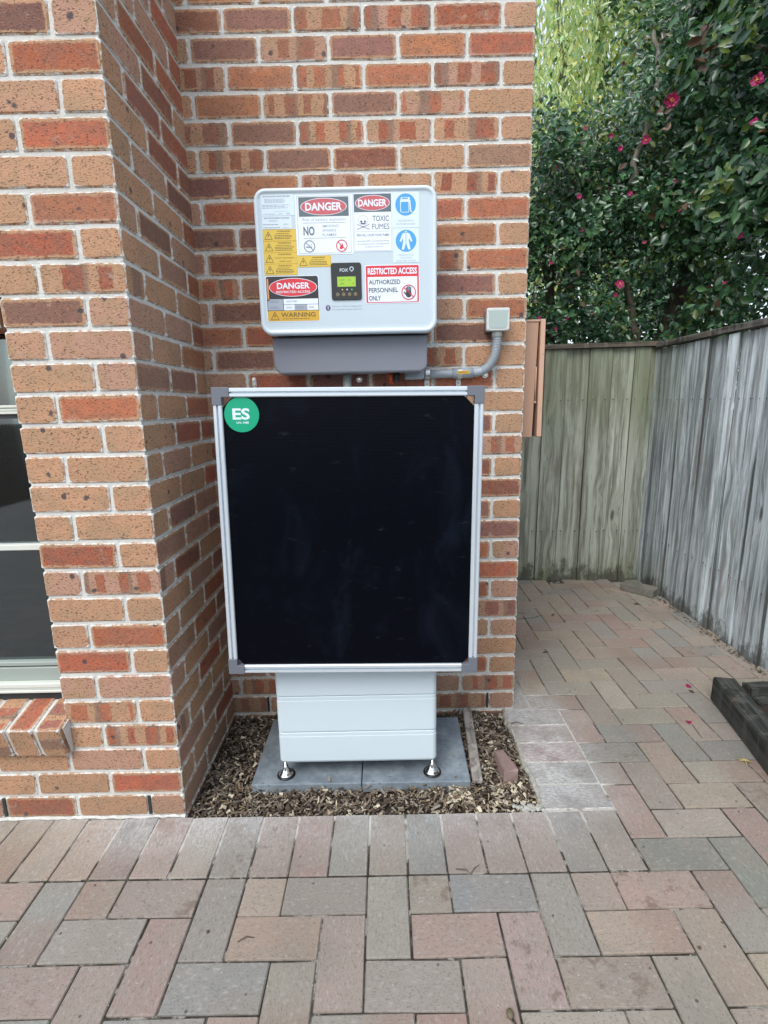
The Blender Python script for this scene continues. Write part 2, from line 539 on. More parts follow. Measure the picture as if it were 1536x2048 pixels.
def bark_material(name, a, b):
    n = NT(name)
    tc = n.n('ShaderNodeTexCoord').outputs['Object']
    f = n.noise(n.mapv(tc, (1, 1, .3)), 30, 4, .7)
    n.bump(f, .8, .01)
    return n.fin(n.mix(n.step(f, .3, .7), a, b), .9, 0, .2)


M_BRICK = brick_material()
M_MORTAR = mortar_material()
M_PAVER = paver_material()
M_JOINT = joint_material()
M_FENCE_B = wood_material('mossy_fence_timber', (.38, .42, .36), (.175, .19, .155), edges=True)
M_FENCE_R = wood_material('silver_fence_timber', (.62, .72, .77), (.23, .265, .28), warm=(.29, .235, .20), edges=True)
M_CAP = wood_material('dark_cap_timber', (.14, .125, .10), (.045, .04, .032), (.06, 1, 1))
M_SLEEPER = wood_material('dark_sleeper_timber', (.085, .09, .082), (.022, .025, .023), (1, .06, 1), damp=False)
M_STAKE = wood_material('grey_stake_timber', (.36, .34, .31), (.18, .165, .15), (1, .06, 1), damp=False)
M_WHITE = plain('white_powder_coat', (.50, .60, .66), .38, nz=.02, nscale=3, bump=.08, bscale=900)
M_BATT = plain('textured_white_case', (.56, .67, .73), .5, nz=.03, nscale=5, bump=.2, bscale=700)
M_RIM = plain('white_moulded_rim', (.58, .68, .74), .3)
M_GREY = plain('grey_plastic_cover', (.19, .205, .245), .5, nz=.05, nscale=8, bump=.25, bscale=600)
M_DARK = plain('black_plastic', (.012, .012, .014), .35)
M_ALU = plain('brushed_aluminium', (.66, .74, .80), .33, metal=.45, nz=.04, nscale=60)
M_CORNER = plain('grey_corner_plastic', (.13, .145, .175), .5, bump=.15)
M_STEEL = plain('galvanised_steel', (.55, .56, .57), .32, metal=.95, nz=.15, nscale=80)
M_CHROME = plain('chromed_steel', (.85, .86, .85), .1, metal=1)
M_PVC = plain('grey_pvc', (.30, .345, .385), .38, nz=.05, nscale=30)
M_PVCL = plain('pale_grey_plastic', (.55, .58, .56), .4)
M_TANM = plain('tan_painted_metal', (.47, .285, .19), .45, nz=.05, nscale=12, bump=.05)
M_TANM2 = plain('tan_painted_door', (.58, .37, .265), .42, nz=.04, nscale=12)
M_ORANGE = plain('orange_plastic', (.45, .07, .02), .5)
M_FRAME = plain('cream_window_frame', (.62, .66, .60), .35)
M_FRAMEG = plain('grey_window_channel', (.30, .35, .32), .4)
M_RUBBER = plain('dark_rubber_seal', (.025, .03, .033), .6)
M_CONC = None
def _conc():
    n = NT('grey_concrete_slab')
    tc = n.n('ShaderNodeTexCoord').outputs['Object']
    c = n.mix(n.step(n.noise(tc, 9, 6, .7), .35, .7), (.14, .175, .205), (.26, .31, .345))
    c = n.mix(n.math('MULTIPLY', n.step(n.noise(n.mapv(tc, (1, 4, 1), rot=(0, 0, .5)), 24, 4, .7), .6, .72), .5), c, (.42, .48, .52))
    c = n.mix(n.math('MULTIPLY', n.step(n.noise(tc, 34, 4, .7), .62, .7), .6), c, (.07, .075, .075))
    n.bump(n.noise(tc, 200, 3), .4, .002)
    return n.fin(c, .85, 0, .3)
M_CONC = _conc()
M_SOIL = plain('dark_soil', (.045, .034, .025), .95, nz=.5, nscale=40, bump=.9, bscale=120, spec=.15)


def sheet_material():
    n = NT('black_ribbed_sheet')
    tc = n.n('ShaderNodeTexCoord').outputs['Object']
    s = n.n('ShaderNodeSeparateXYZ', i0=tc).outputs
    rib = n.math('SINE', n.math('MULTIPLY', s[2], 1500.0))
    smudge = n.step(n.noise(n.mapv(tc, (1, 1, .6)), 5, 5, .7, .8), .50, .78)
    fleck = n.step(n.noise(n.mapv(tc, (1, 1, 2.6), rot=(0, .35, 0)), 15, 5, .75), .60, .74)
    c = n.mix(n.math('MULTIPLY', smudge, .55), (.0006, .0014, .0040), (.006, .011, .021))
    c = n.mix(n.math('MULTIPLY', fleck, .4), c, (.035, .047, .055))
    n.bump(rib, .12, .0006)
    return n.fin(c, .33, 0, .10)


M_SHEET = sheet_material()


def glass_material():
    n = NT('dark_window_glass')
    gl = n.n('ShaderNodeBsdfGlossy', Color=(.75, .85, .88), Roughness=.03)
    tr = n.n('ShaderNodeBsdfTransparent', Color=(.62, .68, .68))
    fr = n.n('ShaderNodeFresnel', IOR=1.75)
    fac = n.math('ADD', fr.outputs[0], .10)
    mx = n.n('ShaderNodeMixShader', i0=fac)
    n.t.links.new(tr.outputs[0], mx.inputs[1])
    n.t.links.new(gl.outputs[0], mx.inputs[2])
    n.t.links.new(mx.outputs[0], n.out.inputs['Surface'])
    return n.m


M_GLASS = glass_material()
P = {}
for nm, c in dict(white=(.72, .80, .90), red=(.62, .03, .045), pink=(.50, .10, .12), black=(.018, .018, .022),
                  slate=(.10, .135, .155), yellow=(.66, .47, .06), gold=(.60, .36, .03), blue=(.06, .33, .68),
                  grey=(.20, .24, .30), midgrey=(.33, .38, .46), navy=(.02, .035, .06), purple=(.08, .06, .20), lcd=(.32, .55, .04),
                  lcdd=(.12, .25, .02), green=(.0, .33, .18), pale=(.62, .74, .82), olive=(.10, .08, .02), bronze=(.10, .07, .025),
                  ledg=(.1, .7, .2), orange=(.65, .27, .08), amber=(.75, .48, .05)).items():
    P[nm] = plain('print_'+nm, c, .38 if nm not in ('lcd', 'lcdd') else .2)
PN = list(P)
PM = [P[k] for k in PN]

# ------------------------------------------------------------------ flat print builder
_txt = {}


def glyphs(s, bold):
    k = (s, bold)
    if k not in _txt:
        cu = bpy.data.curves.new('lettering', 'FONT')
        cu.body = s
        cu.size = 1
        cu.offset = bold
        cu.resolution_u = 3
        o = bpy.data.objects.new('lettering', cu)
        COL.objects.link(o)
        dg = bpy.context.evaluated_depsgraph_get()
        me = bpy.data.meshes.new_from_object(o.evaluated_get(dg))
        vs = [(v.co.x, v.co.y) for v in me.vertices]
        fs = [tuple(p.vertices) for p in me.polygons]
        bpy.data.objects.remove(o); bpy.data.curves.remove(cu); bpy.data.meshes.remove(me)
        x0 = min(v[0] for v in vs); x1 = max(v[0] for v in vs)
        y0 = min(v[1] for v in vs); y1 = max(v[1] for v in vs)
        _txt[k] = ([((x-x0)/(x1-x0)-.5, (y-y0)/(y1-y0)-.5) for x, y in vs], fs)
    return _txt[k]


class Print:
    """flat ink layers in the local x-z plane, facing -y"""
    def __init__(s): s.v, s.f, s.m = [], [], []

    def poly(s, pts, mat, layer=1, ccw=True):
        b = len(s.v)
        s.v += [(x, -.00025*layer, z) for x, z in pts]
        s.f.append(tuple(range(b, b+len(pts)))); s.m.append(PN.index(mat))

    def rect(s, cx, cz, w, h, mat, layer=1, r=0):
        if r: s.poly([(cx+x, cz+z) for x, z in rrect(w, h, r)], mat, layer)
        else: s.poly([(cx-w/2, cz-h/2), (cx+w/2, cz-h/2), (cx+w/2, cz+h/2), (cx-w/2, cz+h/2)], mat, layer)

    def oval(s, cx, cz, w, h, mat, layer=1, n=36):
        s.poly([(cx+w/2*math.cos(2*math.pi*i/n), cz+h/2*math.sin(2*math.pi*i/n)) for i in range(n)], mat, layer)

    def ring(s, cx, cz, r, t, mat, layer=1, n=28, rz=None):
        for i in range(n):
            a, b = 2*math.pi*i/n, 2*math.pi*(i+1)/n
            s.poly([(cx+q*math.cos(c), cz+q*math.sin(c)*(rz or 1)) for q, c in ((r-t, a), (r, a), (r, b), (r-t, b))], mat, layer)

    def line(s, x0, z0, x1, z1, t, mat, layer=1):
        dx, dz = x1-x0, z1-z0
        L = math.hypot(dx, dz)
        ox, oz = -dz/L*t/2, dx/L*t/2
        s.poly([(x0+ox, z0+oz), (x0-ox, z0-oz), (x1-ox, z1-oz), (x1+ox, z1+oz)], mat, layer)

    def frame(s, cx, cz, w, h, t, mat, layer=1):
        s.rect(cx, cz+h/2-t/2, w, t, mat, layer); s.rect(cx, cz-h/2+t/2, w, t, mat, layer)
        s.rect(cx-w/2+t/2, cz, t, h-2*t, mat, layer); s.rect(cx+w/2-t/2, cz, t, h-2*t, mat, layer)

    def text(s, body, cx, cz, w, h, mat, layer=2, bold=.012):
        vs, fs = glyphs(body, bold)
        b = len(s.v)
        s.v += [(cx+x*w, -.00025*layer, cz+z*h) for x, z in vs]
        s.f += [tuple(b+i for i in f) for f in fs]
        s.m += [PN.index(mat)]*len(fs)

    def warn(s, cx, cz, h, mat='olive', layer=1):
        w = h*1.1
        for a, b in (((-.5, -.5), (.5, -.5)), ((.5, -.5), (0, .5)), ((0, .5), (-.5, -.5))):
            s.line(cx+a[0]*w, cz+a[1]*h, cx+b[0]*w, cz+b[1]*h, h*.07, mat, layer)
        s.poly([(cx-.02*w, cz+.22*h), (cx-.12*w, cz-.08*h), (cx+.01*w, cz-.06*h), (cx-.03*w, cz-.34*h), (cx+.13*w, cz+.04*h), (cx+.0*w, cz+.03*h), (cx+.07*w, cz+.2*h)], mat, layer)

    def bars(s, cx, cz, w, h, rows, mat, layer=1, seed=1):
        """illegibly small print: rows of uneven word-length strokes"""
        rn = random.Random(seed)
        for i in range(rows):
            z = cz+h/2-(i+.5)*h/rows
            x = cx-w/2
            end = cx+w/2-(rn.random()*.2*w)
            while x < end:
                l = min(rn.uniform(.05, .16)*w, end-x)
                s.rect(x+l/2, z, l, h/rows*.42, mat, layer)
                x += l+.022*w

    def build(s, name, parent, loc=(0, 0, 0)):
        me = bpy.data.meshes.new(name)
        me.from_pydata(s.v, [], s.f)
        for p, k in zip(me.polygons, s.m): p.material_index = k
        used = sorted(set(s.m))
        remap = {k: i for i, k in enumerate(used)}
        for k in used: me.materials.append(PM[k])
        for p, k in zip(me.polygons, s.m): p.material_index = remap[k]
        # every face must look towards -y
        me.update()
        bm = bmesh.new(); bm.from_mesh(me)
        for f in bm.faces:
            if f.normal.y > 0: f.normal_flip()
        bm.to_mesh(me); bm.free()
        return link(name, me, parent, loc)


# ================================================================== SETTING
# ------------------------------------------------------------------ ground and sky side
def ground():
    bm = bmesh.new()
    v = [bm.verts.new(p) for p in ((-60, -60, -.09), (60, -60, -.09), (60, 60, -.09), (-60, 60, -.09))]
    bm.faces.new(v)
    o = link('ground', to_mesh(bm, 'ground', M_SOIL))
    tag(o, 'dark earth under and beyond the paved yard', kind='structure')


ground()

# paving bed: everything except the mulched bed (x -1.23..-.04, y -.59..0) and the wall footprint
XI, PD = -1.2334, .587        # inner corner x, depth of the projecting wall


def paving():
    bm = bmesh.new()
    for x0, x1, y0, y1 in ((-6, 6, -7.5, -.597), (-.045, 1.36, -.595, 1.72), (-6, XI-.36, -.595, -.50)):
        box(bm, x0, x1, y0, y1, -.088, -.0048)
    for x0, x1, y0, y1 in ((-1.45, .19, -.826, -.598), (-.042, .30, -.597, .11)):
        box(bm, x0, x1, y0, y1, -.05, -.0024)
    # beyond the single pavers the bond is only a surface
    for x0, x1, y0, y1 in ((-6, 6, -7.5, -1.765), (-6, -2.016, -1.764, -.60)):
        box(bm, x0, x1, y0, y1, -.04, -.0008, mat=1)
    base = link('paving', to_mesh(bm, 'paving', [M_JOINT, M_FARPAVE]))
    tag(base, 'brick paved yard of grey, tan and pink pavers laid in herringbone', kind='structure')
    # paver mesh variants
    vars_ = []
    rn = random.Random(3)
    for i in range(6):
        bm = bmesh.new()
        box(bm, -.1138, .1138, -.0558, .0558, -.025, .025, bev=.0028)
        for v in bm.verts:
            v.co += Vector((rn.uniform(-1, 1)*.0010, rn.uniform(-1, 1)*.0010, rn.uniform(-1, 1)*.0007))
        vars_.append(to_mesh(bm, 'paver', M_PAVER))
    cut = {}

    def cut_mesh(L, W):
        k = (round(L, 3), round(W, 3))
        if k not in cut:
            bm = bmesh.new()
            box(bm, -L/2, L/2, -W/2, W/2, -.025, .025, bev=.0022)
            for v in bm.verts: v.co.z += rn.uniform(-1, 1)*.0004
            cut[k] = to_mesh(bm, 'cut_paver', M_PAVER)
        return cut[k]
    tones = [((.27, .255, .225), 4), ((.285, .25, .205), 3), ((.28, .24, .215), 4), ((.235, .235, .215), 3), ((.215, .23, .22), 2), ((.285, .22, .20), 2), ((.25, .235, .205), 3)]
    pool = [c for c, w in tones for _ in range(w)]
    n = 0

    def put(x0, x1, y0, y1, tone=None, burn=None):
        nonlocal n
        L, W = x1-x0, y1-y0
        if min(L, W) < .025: return
        cx, cy = (x0+x1)/2, (y0+y1)/2
        rot = 0 if L >= W else math.pi/2
        a, b = max(L, W), min(L, W)
        if abs(a-.232) < .006 and abs(b-.116) < .006: me = rn.choice(vars_)
        else: me = cut_mesh(a-.0035, b-.0035)
        if rn.random() < .5: rot += math.pi
        o = link('paver', me, base, (cx+rn.uniform(-1, 1)*.0007, cy+rn.uniform(-1, 1)*.0007, -.025+rn.uniform(-.0012, .001)),
                 (rn.gauss(0, .004), rn.gauss(0, .004), rot+rn.gauss(0, .005)))
        c = tone or rn.choice(pool)
        c = (c[0]*1.06, c[1]*1.02, c[2]*.98)
        if tone:
            g_ = sum(tone)/3
            c = tuple((g_+(v-g_)*.55)*1.10*k for v, k in zip(tone, (1.08, 1.02, .97)))
        j = rn.uniform(.92, 1.10)
        o.color = (c[0]*j, c[1]*j*rn.uniform(.97, 1.03), c[2]*j, burn if burn is not None else (1.0 if rn.random() < .25 else 0.0))
        n += 1
    p = .116
    GX, GY = -1.548, -.826       # herringbone grid origin: cell (c, r) has its left at GX+c*p and its top at GY-r*p

    def cell(c, r): return GX+c*p, GY-(r+1)*p
    PINK = (.275, .20, .18); BLUE = (.165, .195, .21); TAN = (.31, .225, .15); GREEN = (.17, .20, .175); GRY = (.21, .205, .18)
    special = {('H', -1, 2): PINK, ('V', 3, 1): (.28, .195, .165), ('H', 10, 0): BLUE, ('V', 11, 1): PINK, ('H', 9, 1): (.28, .19, .155), ('H', 5, 1): TAN,
               ('V', 4, 0): (.19, .195, .175), ('H', 2, 0): (.235, .205, .17), ('H', 6, 0): GRY, ('H', 15, -1): GREEN, ('H', 14, -9): (.22, .17, .155),
               ('V', 17, -5): (.28, .21, .165), ('V', 18, -6): (.17, .185, .175), ('H', 15, -5): (.185, .20, .195), ('V', 17, -1): GREEN,
               ('H', 8, 2): (.21, .205, .18), ('H', 0, 2): PINK, ('V', 9, 2): (.27, .19, .165), ('H', 12, 2): (.25, .20, .165), ('H', 19, -5): (.16, .175, .175)}

    def excluded(c, r):
        """cells taken by the header courses round the bed, the walls or the bed itself"""
        if r in (-1, -2) and c <= 14: return True
        if -7 <= r <= -3 and c <= 14: return True
        if r < -2 and c <= 12: return True
        return False
    Y1, X1 = 1.70, 1.335
    for r in range(-22, 8):
        for c in range(-4, 25):
            x0, y0 = cell(c, r)
            if excluded(c, r) or x0 > X1 or y0 > Y1 or x0 < -2.05: continue
            k = (c+r) % 4
            # k==2: H start, k==3: H end, k==0: V start (top), k==1: V lower half
            def lim(a, b, cc, d):
                lo = .0 if r <= -8 else -9
                return max(a, lo+.002) if r <= -8 else a, min(b, X1), cc, min(d, Y1)
            if k == 2:
                if excluded(c+1, r): put(*lim(x0, x0+p, y0, y0+p))
                else: put(*lim(x0, x0+2*p, y0, y0+p), tone=special.get(('H', c, r)), burn=0 if ('H', c, r) in special else None)
            elif k == 3:
                if excluded(c-1, r) or c == -4: put(*lim(x0, x0+p, y0, y0+p))
            elif k == 0:
                if excluded(c, r+1): put(*lim(x0, x0+p, y0, y0+p))
                else: put(*lim(x0, x0+p, y0-p, y0+p), tone=special.get(('V', c, r)), burn=0 if ('V', c, r) in special else None)
            else:
                if excluded(c, r-1): put(*lim(x0, x0+p, y0, y0+p))
    # header course along the front of the walls (long side away from the camera)
    st = {0: TAN, 4: GRY, 5: (.25, .20, .165), 6: (.27, .165, .15), 7: (.20, .205, .185), 8: (.245, .205, .175), 9: (.175, .20, .205), 10: (.25, .205, .18),
          11: (.235, .20, .17), 12: (.27, .215, .185), 13: (.19, .20, .19), 14: (.225, .205, .175)}
    for c in range(-4, 15):
        x0 = GX+c*p
        ytop = -.590 if c < 3 else -.582
        put(x0, x0+p, GY, GY+.2325 if c >= 3 else ytop, tone=st.get(c), burn=0 if c in st else None)
    # short course of pavers lying across beside the mulch
    for i, tn in enumerate(((.185, .21, .215), (.175, .20, .20), (.28, .165, .165), (.26, .175, .165), (.22, .205, .195))):
        y0 = -.826+.116*(i+2)+.006
        put(-.038, .172+.018, y0, y0+.116, tone=tn, burn=0)
    return base


paving()


# ------------------------------------------------------------------ brickwork
def brick_meshes():
    out = []
    rn = random.Random(11)
    for i in range(8):
        bm = bmesh.new()
        box(bm, -.1155, .1155, -.0555, .0555, -.0385, .0385)
        es = [e for e in bm.edges if abs((e.verts[0].co-e.verts[1].co).x) > .1]
        bmesh.ops.subdivide_edges(bm, edges=es, cuts=2, use_grid_fill=True)
        be = [e for e in bm.edges if e.calc_face_angle(0) > .5]
        bmesh.ops.bevel(bm, geom=be, offset=rn.uniform(.0032, .005), segments=1, affect='EDGES')
        for v in bm.verts:
            v.co += Vector((rn.uniform(-1, 1)*.0016, rn.uniform(-1, 1)*.0006, rn.uniform(-1, 1)*.0013))
        out.append(to_mesh(bm, 'brick', M_BRICK))
    return out


BRICKS = brick_meshes()
KIND = {'T': ((.42, .24, .15), 0, 0), 'M': ((.35, .20, .16), .8, 0), 'R': ((.40, .110, .058), 1, 0), 'O': ((.42, .160, .075), 1, 0),
        'P': ((.225, .110, .092), 1, 0), 'K': ((.25, .085, .058), 1, 0), 'B': ((.37, .115, .06), 1, 1), 'Q': ((.28, .11, .085), 1, 1)}
rb = random.Random(5)
NBR = [0]


def kind_of(k): return rb.choice('TTTMRRPPKBO') if k in ('?', None) else k


def lay(parent, x, y, z, along, k):
    """one 230x110x76 brick centred at x, y, z; along = 'x' or 'y'"""
    c, a, band = KIND[kind_of(k)]
    rot = 0 if along == 'x' else math.pi/2
    rot += math.pi if rb.random() < .5 else 0
    o = link('brick', rb.choice(BRICKS), parent, (x, y, z+rb.uniform(-.0008, .0008)), (rb.gauss(0, .003), rb.gauss(0, .004), rot+rb.gauss(0, .002)))
    j = rb.uniform(.76, 1.20)
    o.color = (c[0]*j, c[1]*j*rb.uniform(.9, 1.1), c[2]*j, a*(1 if a == 0 else rb.uniform(.85, 1)))
    o.pass_index = band
    NBR[0] += 1
    return o


def zc(k): return (30.5-k)*.086


TOPROW = -3
ZTOP = (31-TOPROW)*.086


def back_wall():
    w = empty('brick_wall', (0, 0, 0), 'brick wall behind the white inverter, ending at the corner by the garden path', 'wall')
    bm = bmesh.new()
    box(bm, XI-.10, -.004, .0038, .106, -.26, ZTOP)
    o = link('mortar', to_mesh(bm, 'mortar', M_MORTAR), w)
    rows = {-3: '?', -2: '?', -1: 'TRP?O', 0: 'TRBBPK', 1: 'ROPBPT', 2: 'TBOBOB', 3: 'TBPBOT', 4: 'TBBBPQ', 5: 'MTKPBT', 6: 'TBTBOP', 7: 'RR??RT', 8: 'TO??PP',
            9: 'RB??KM', 10: 'TP???B', 11: 'OT??PT', 12: 'TP??RO', 13: 'TB??PT', 14: 'TRKPRT', 15: 'TT????', 16: 'MP????', 17: 'BT????', 18: 'MK????', 19: 'KT????',
            20: 'TP????', 21: 'PT????', 22: 'MO????', 23: 'RT????', 24: 'TO????', 25: 'QT????', 26: 'TT????', 27: 'TT????', 28: 'TRT???', 29: 'BTTTBT', 30: 'TBBTTQ',
            31: 'PPPPPP'}
    for k in range(TOPROW, 33):
        s = rows.get(k, '?')
        s = (s+'???????')[:7]
        i = 0
        x = 0.0
        if k % 2 == 0:
            lay(w, -.055, .115, zc(k), 'y', s[0]); i = 1; x = -.120
        while x > XI-.02:
            lay(w, x-.115, .055, zc(k), 'x', s[min(i, 6)])
            x -= .24; i += 1
    # return face round the corner, not seen from here: joined courses
    bm = bmesh.new()
    for k in range(TOPROW, 32):
        y = .120 if k % 2 else .240
        while y < 1.62:
            box(bm, -.110, 0, y, min(y+.23, 1.66), zc(k)-.038, zc(k)+.038, 0, bev=.003)
            y += .24
    o = link('brickwork', to_mesh(bm, 'brickwork', plain('side_brick', (.36, .19, .12), .9, nz=.35, nscale=9, bump=.5, bscale=150)), w)
    tag(o, kind='stuff')
    bm = bmesh.new()
    box(bm, -.106, -.0042, .107, 1.66, -.09, ZTOP)
    link('mortar', to_mesh(bm, 'mortar', M_MORTAR), w)
    bm = bmesh.new()
    box(bm, -.121, -.1125, -.0006, .02, zc(30)-.035, zc(30)+.034)
    link('weep_hole', to_mesh(bm, 'weep_hole', M_RUBBER), w)
    bm = bmesh.new()
    box(bm, -1.085, -1.077, -.0006, .02, zc(30)-.035, zc(30)+.034)
    link('weep_hole', to_mesh(bm, 'weep_hole', M_RUBBER), w)
    return w


def front_wall():
    w = empty('brick_wall', (XI, -PD, 0), 'projecting brick wall with a window at left, nearest the camera', 'wall')
    F = -PD
    bm = bmesh.new()
    y0, y1 = F+.0038, F+.106
    XL = -3.1
    zl, zu = .258, 1.634
    ox, oy = -XI, PD
    def b(x0, x1, ya, yb, z0, z1): box(bm, x0+ox, x1+ox, ya+oy, yb+oy, z0, z1)
    b(XL, XI-.004, y0, y1, zu, ZTOP)
    b(XI-.344, XI-.004, y0, y1, zl, zu)
    b(XL, XI-.004, y0, y1, -.09, zl)
    b(XI-.106, XI-.004, y1, .0, -.20, ZTOP)
    b(XI-.344, XI-.24, y1, y1+.12, zl, zu)
    # bed of the window sill
    b(XL, XI-.348, -.555, -.42, zl, .335)
    link('mortar', to_mesh(bm, 'mortar', M_MORTAR), w)
    front = {-3: '???', -2: '???', -1: '???', 0: 'TRT', 1: 'ROT', 2: 'TPT', 3: 'TRT', 4: 'TPT', 5: 'RTT', 6: 'TTT', 7: 'RTT', 8: 'TTR', 9: 'OTT', 10: 'TRT', 11: 'BTT',
             12: 'TP', 13: 'TT', 14: 'MT', 15: 'RM', 16: 'TT', 17: 'TT', 18: 'TT', 19: 'TM', 20: 'MR', 21: 'BT', 22: 'TT', 23: 'RT', 24: 'MR', 25: 'TM',
             26: 'TB', 27: 'BT', 28: 'MTT', 29: 'RTT', 30: 'TTR'}
    for k in range(TOPROW, 31):
        s = (front[k]+'??????????')
        z = zc(k)
        win = 13 <= k <= 27
        xl = XI-.35 if win else -2.32
        if k % 2 == 0:      # header shown at the corner, stretcher along the side face
            lay(w, -.055, .115, z, 'y', s[0])
            x, i, ys = XI-.120, 1, F+.240
        else:
            lay(w, -.115, .055, z, 'x', s[0])
            x, i, ys = XI-.240, 1, F+.120
        while x > xl+.06:
            if win and k % 2 == 1: lay(w, x-.055-XI, .115, z, 'y', s[i]); x -= .12
            else: lay(w, x-.115-XI, .055, z, 'x', s[i]); x -= .24
            i += 1
        while ys < -.05:
            lay(w, -.055, ys+.115+PD, z, 'y', rb.choice('TTTRRPKMOP'))
            ys += .24
    for i, (yy) in enumerate((.115, .355, .595)):
        lay(w, -.055, yy, zc(31), 'y', 'P')
    for xw in (-.115, -.596):
        bm = bmesh.new()
        box(bm, xw-.005, xw+.004, -.0006, .02, zc(30)-.034, zc(30)+.034)
        link('weep_hole', to_mesh(bm, 'weep_hole', M_RUBBER), w)
    # sloping rowlock sill under the window
    ks = 'QRBPRTRKQRBRR'
    for i in range(13):
        x = -1.575-.038-.0865*i
        o = lay(w, x-XI, -.513+PD, .331, 'x', ks[i])
        o.name = 'sill_brick'
        o.rotation_euler = Matrix.Rotation(R(14), 3, 'X').to_4x4().to_euler()
        # length runs front-to-back, the 110 mm side stands up, the 76 mm side lies across
        Rm = Matrix.Rotation(R(14)+rb.gauss(0, .01), 3, 'X') @ Matrix(((0, 0, 1), (1, 0, 0), (0, 1, 0)))
        o.rotation_euler = Rm.to_euler()
    bm = bmesh.new()
    Rs = Matrix.Translation((0, -.513+PD, .331)) @ Matrix.Rotation(R(14), 4, 'X')
    for i in range(13):
        xj = -1.575-.0865*i+.0052-.0865-XI
        box(bm, xj-.0062, xj+.0062, -.110, .10, -.05, .0515, M=Rs)
    box(bm, XI-.340-XI, XI-.343-XI+.006, -.10, .1, -.05, .0515, M=Rs)
    link('mortar', to_mesh(bm, 'mortar', M_MORTAR), w)
    # mortar fillet where the wall meets the paving
    bm = bmesh.new()
    nseg = 60
    prev = None
    rn = random.Random(2)
    for i in range(nseg+1):
        x = -1.1+1.1*i/nseg
        h, d = rn.uniform(.002, .007), rn.uniform(.004, .011)
        ring = [bm.verts.new((x, .002, h)), bm.verts.new((x, -d, .0015)), bm.verts.new((x, .002, -.02))]
        if prev:
            bm.faces.new((prev[0], prev[1], ring[1], ring[0]))
            bm.faces.new((prev[1], prev[2], ring[2], ring[1]))
        prev = ring
    link('mortar_fillet', to_mesh(bm, 'mortar_fillet', M_MORTAR), w)
    return w


back_wall()
front_wall()
print('bricks', NBR[0])


# ------------------------------------------------------------------ window
def window():
    w = empty('window', (-2.1, -.50, .41), 'dark glazed window with cream aluminium frame in the brick wall at left', 'window')
    x0, x1 = -3.0, XI-.352
    ox, oy, oz = 2.1, .50, -.41
    def part(name, mat, boxes, bev=.0015):
        bm = bmesh.new()
        for a in boxes:
            box(bm, a[0]+ox, a[1]+ox, a[2]+oy, a[3]+oy, a[4]+oz, a[5]+oz, bev=bev)
        return link(name, to_mesh(bm, name, mat), w)
    part('sill_rail', M_FRAME, [(x0, x1, -.520, -.45, .419, .428), (x0, x1, -.516, -.45, .4285, .437), (x0, x1, -.520, -.45, .4375, .452)])
    part('sill_channel', M_FRAMEG, [(x0, x1, -.498, -.44, .4525, .499)])
    part('seal_strip', M_RUBBER, [(x0, x1, -.505, -.42, .385, .4185)], 0)
    part('lower_rail', M_FRAMEG, [(x0, x1, -.495, -.46, .5035, .517)])
    part('meeting_rail', M_FRAME, [(x0, x1, -.497, -.46, .900, .918)])
    part('transom', M_FRAME, [(x0, x1, -.515, -.45, 1.322, 1.330), (x0, x1, -.512, -.45, 1.331, 1.339), (x0, x1, -.515, -.45, 1.340, 1.348)])
    part('seal_strip', M_RUBBER, [(x0, x1, -.508, -.45, 1.309, 1.3215)], 0)
    part('head_frame', M_FRAMEG, [(x0, x1, -.497, -.43, 1.565, 1.585), (x0, x1, -.505, -.43, 1.586, 1.634)])
    part('jamb', M_FRAME, [(x1-.028, x1-.001, -.49, -.45, .5175, 1.3085), (x1-.028, x1-.001, -.49, -.45, 1.3485, 1.5645)])
    for z0, z1 in ((.517, .900), (.918, 1.309), (1.348, 1.565)):
        bm = bmesh.new()
        box(bm, x0+ox, x1-.029+ox, -.474+oy, -.470+oy, z0+oz, z1+oz)
        link('pane', to_mesh(bm, 'pane', M_GLASS), w)
    # dim room behind the glass
    bm = bmesh.new()
    box(bm, x0+ox, x1+.1+ox, 1.0+oy, 1.05+oy, -.3+oz, 2.3+oz)
    box(bm, x0-.05+ox, x0+ox, -.40+oy, 1.0+oy, -.3+oz, 2.3+oz)
    box(bm, x0+ox, x1+.1+ox, -.40+oy, 1.0+oy, 1.70+oz, 1.75+oz)
    box(bm, x0+ox, x1+.1+ox, -.40+oy, 1.0+oy, .2+oz, .25+oz)
    box(bm, x1+.1+ox, x1+.15+ox, -.36+oy, 1.0+oy, -.3+oz, 2.3+oz)
    link('room', to_mesh(bm, 'room', plain('dim_room', (.05, .06, .06), .9)), w)
    bm = bmesh.new()
    vsn = 26
    prev = None
    for i in range(vsn+1):
        x = x0+ox+(x1-x0)*i/vsn
        y = -.445+oy+.006*math.sin(i*1.9)
        a, b = bm.verts.new((x, y, .45+oz)), bm.verts.new((x, y, 1.0+oz))
        if prev: bm.faces.new((prev[0], a, b, prev[1]))
        prev = (a, b)
    link('reflection_sheet', to_mesh(bm, 'reflection_sheet', plain('grey_pane_reflection', (.20, .24, .235), .9, nz=.15, nscale=9)), w)  # grey sheet added behind the glass, standing in for the reflected paving


window()


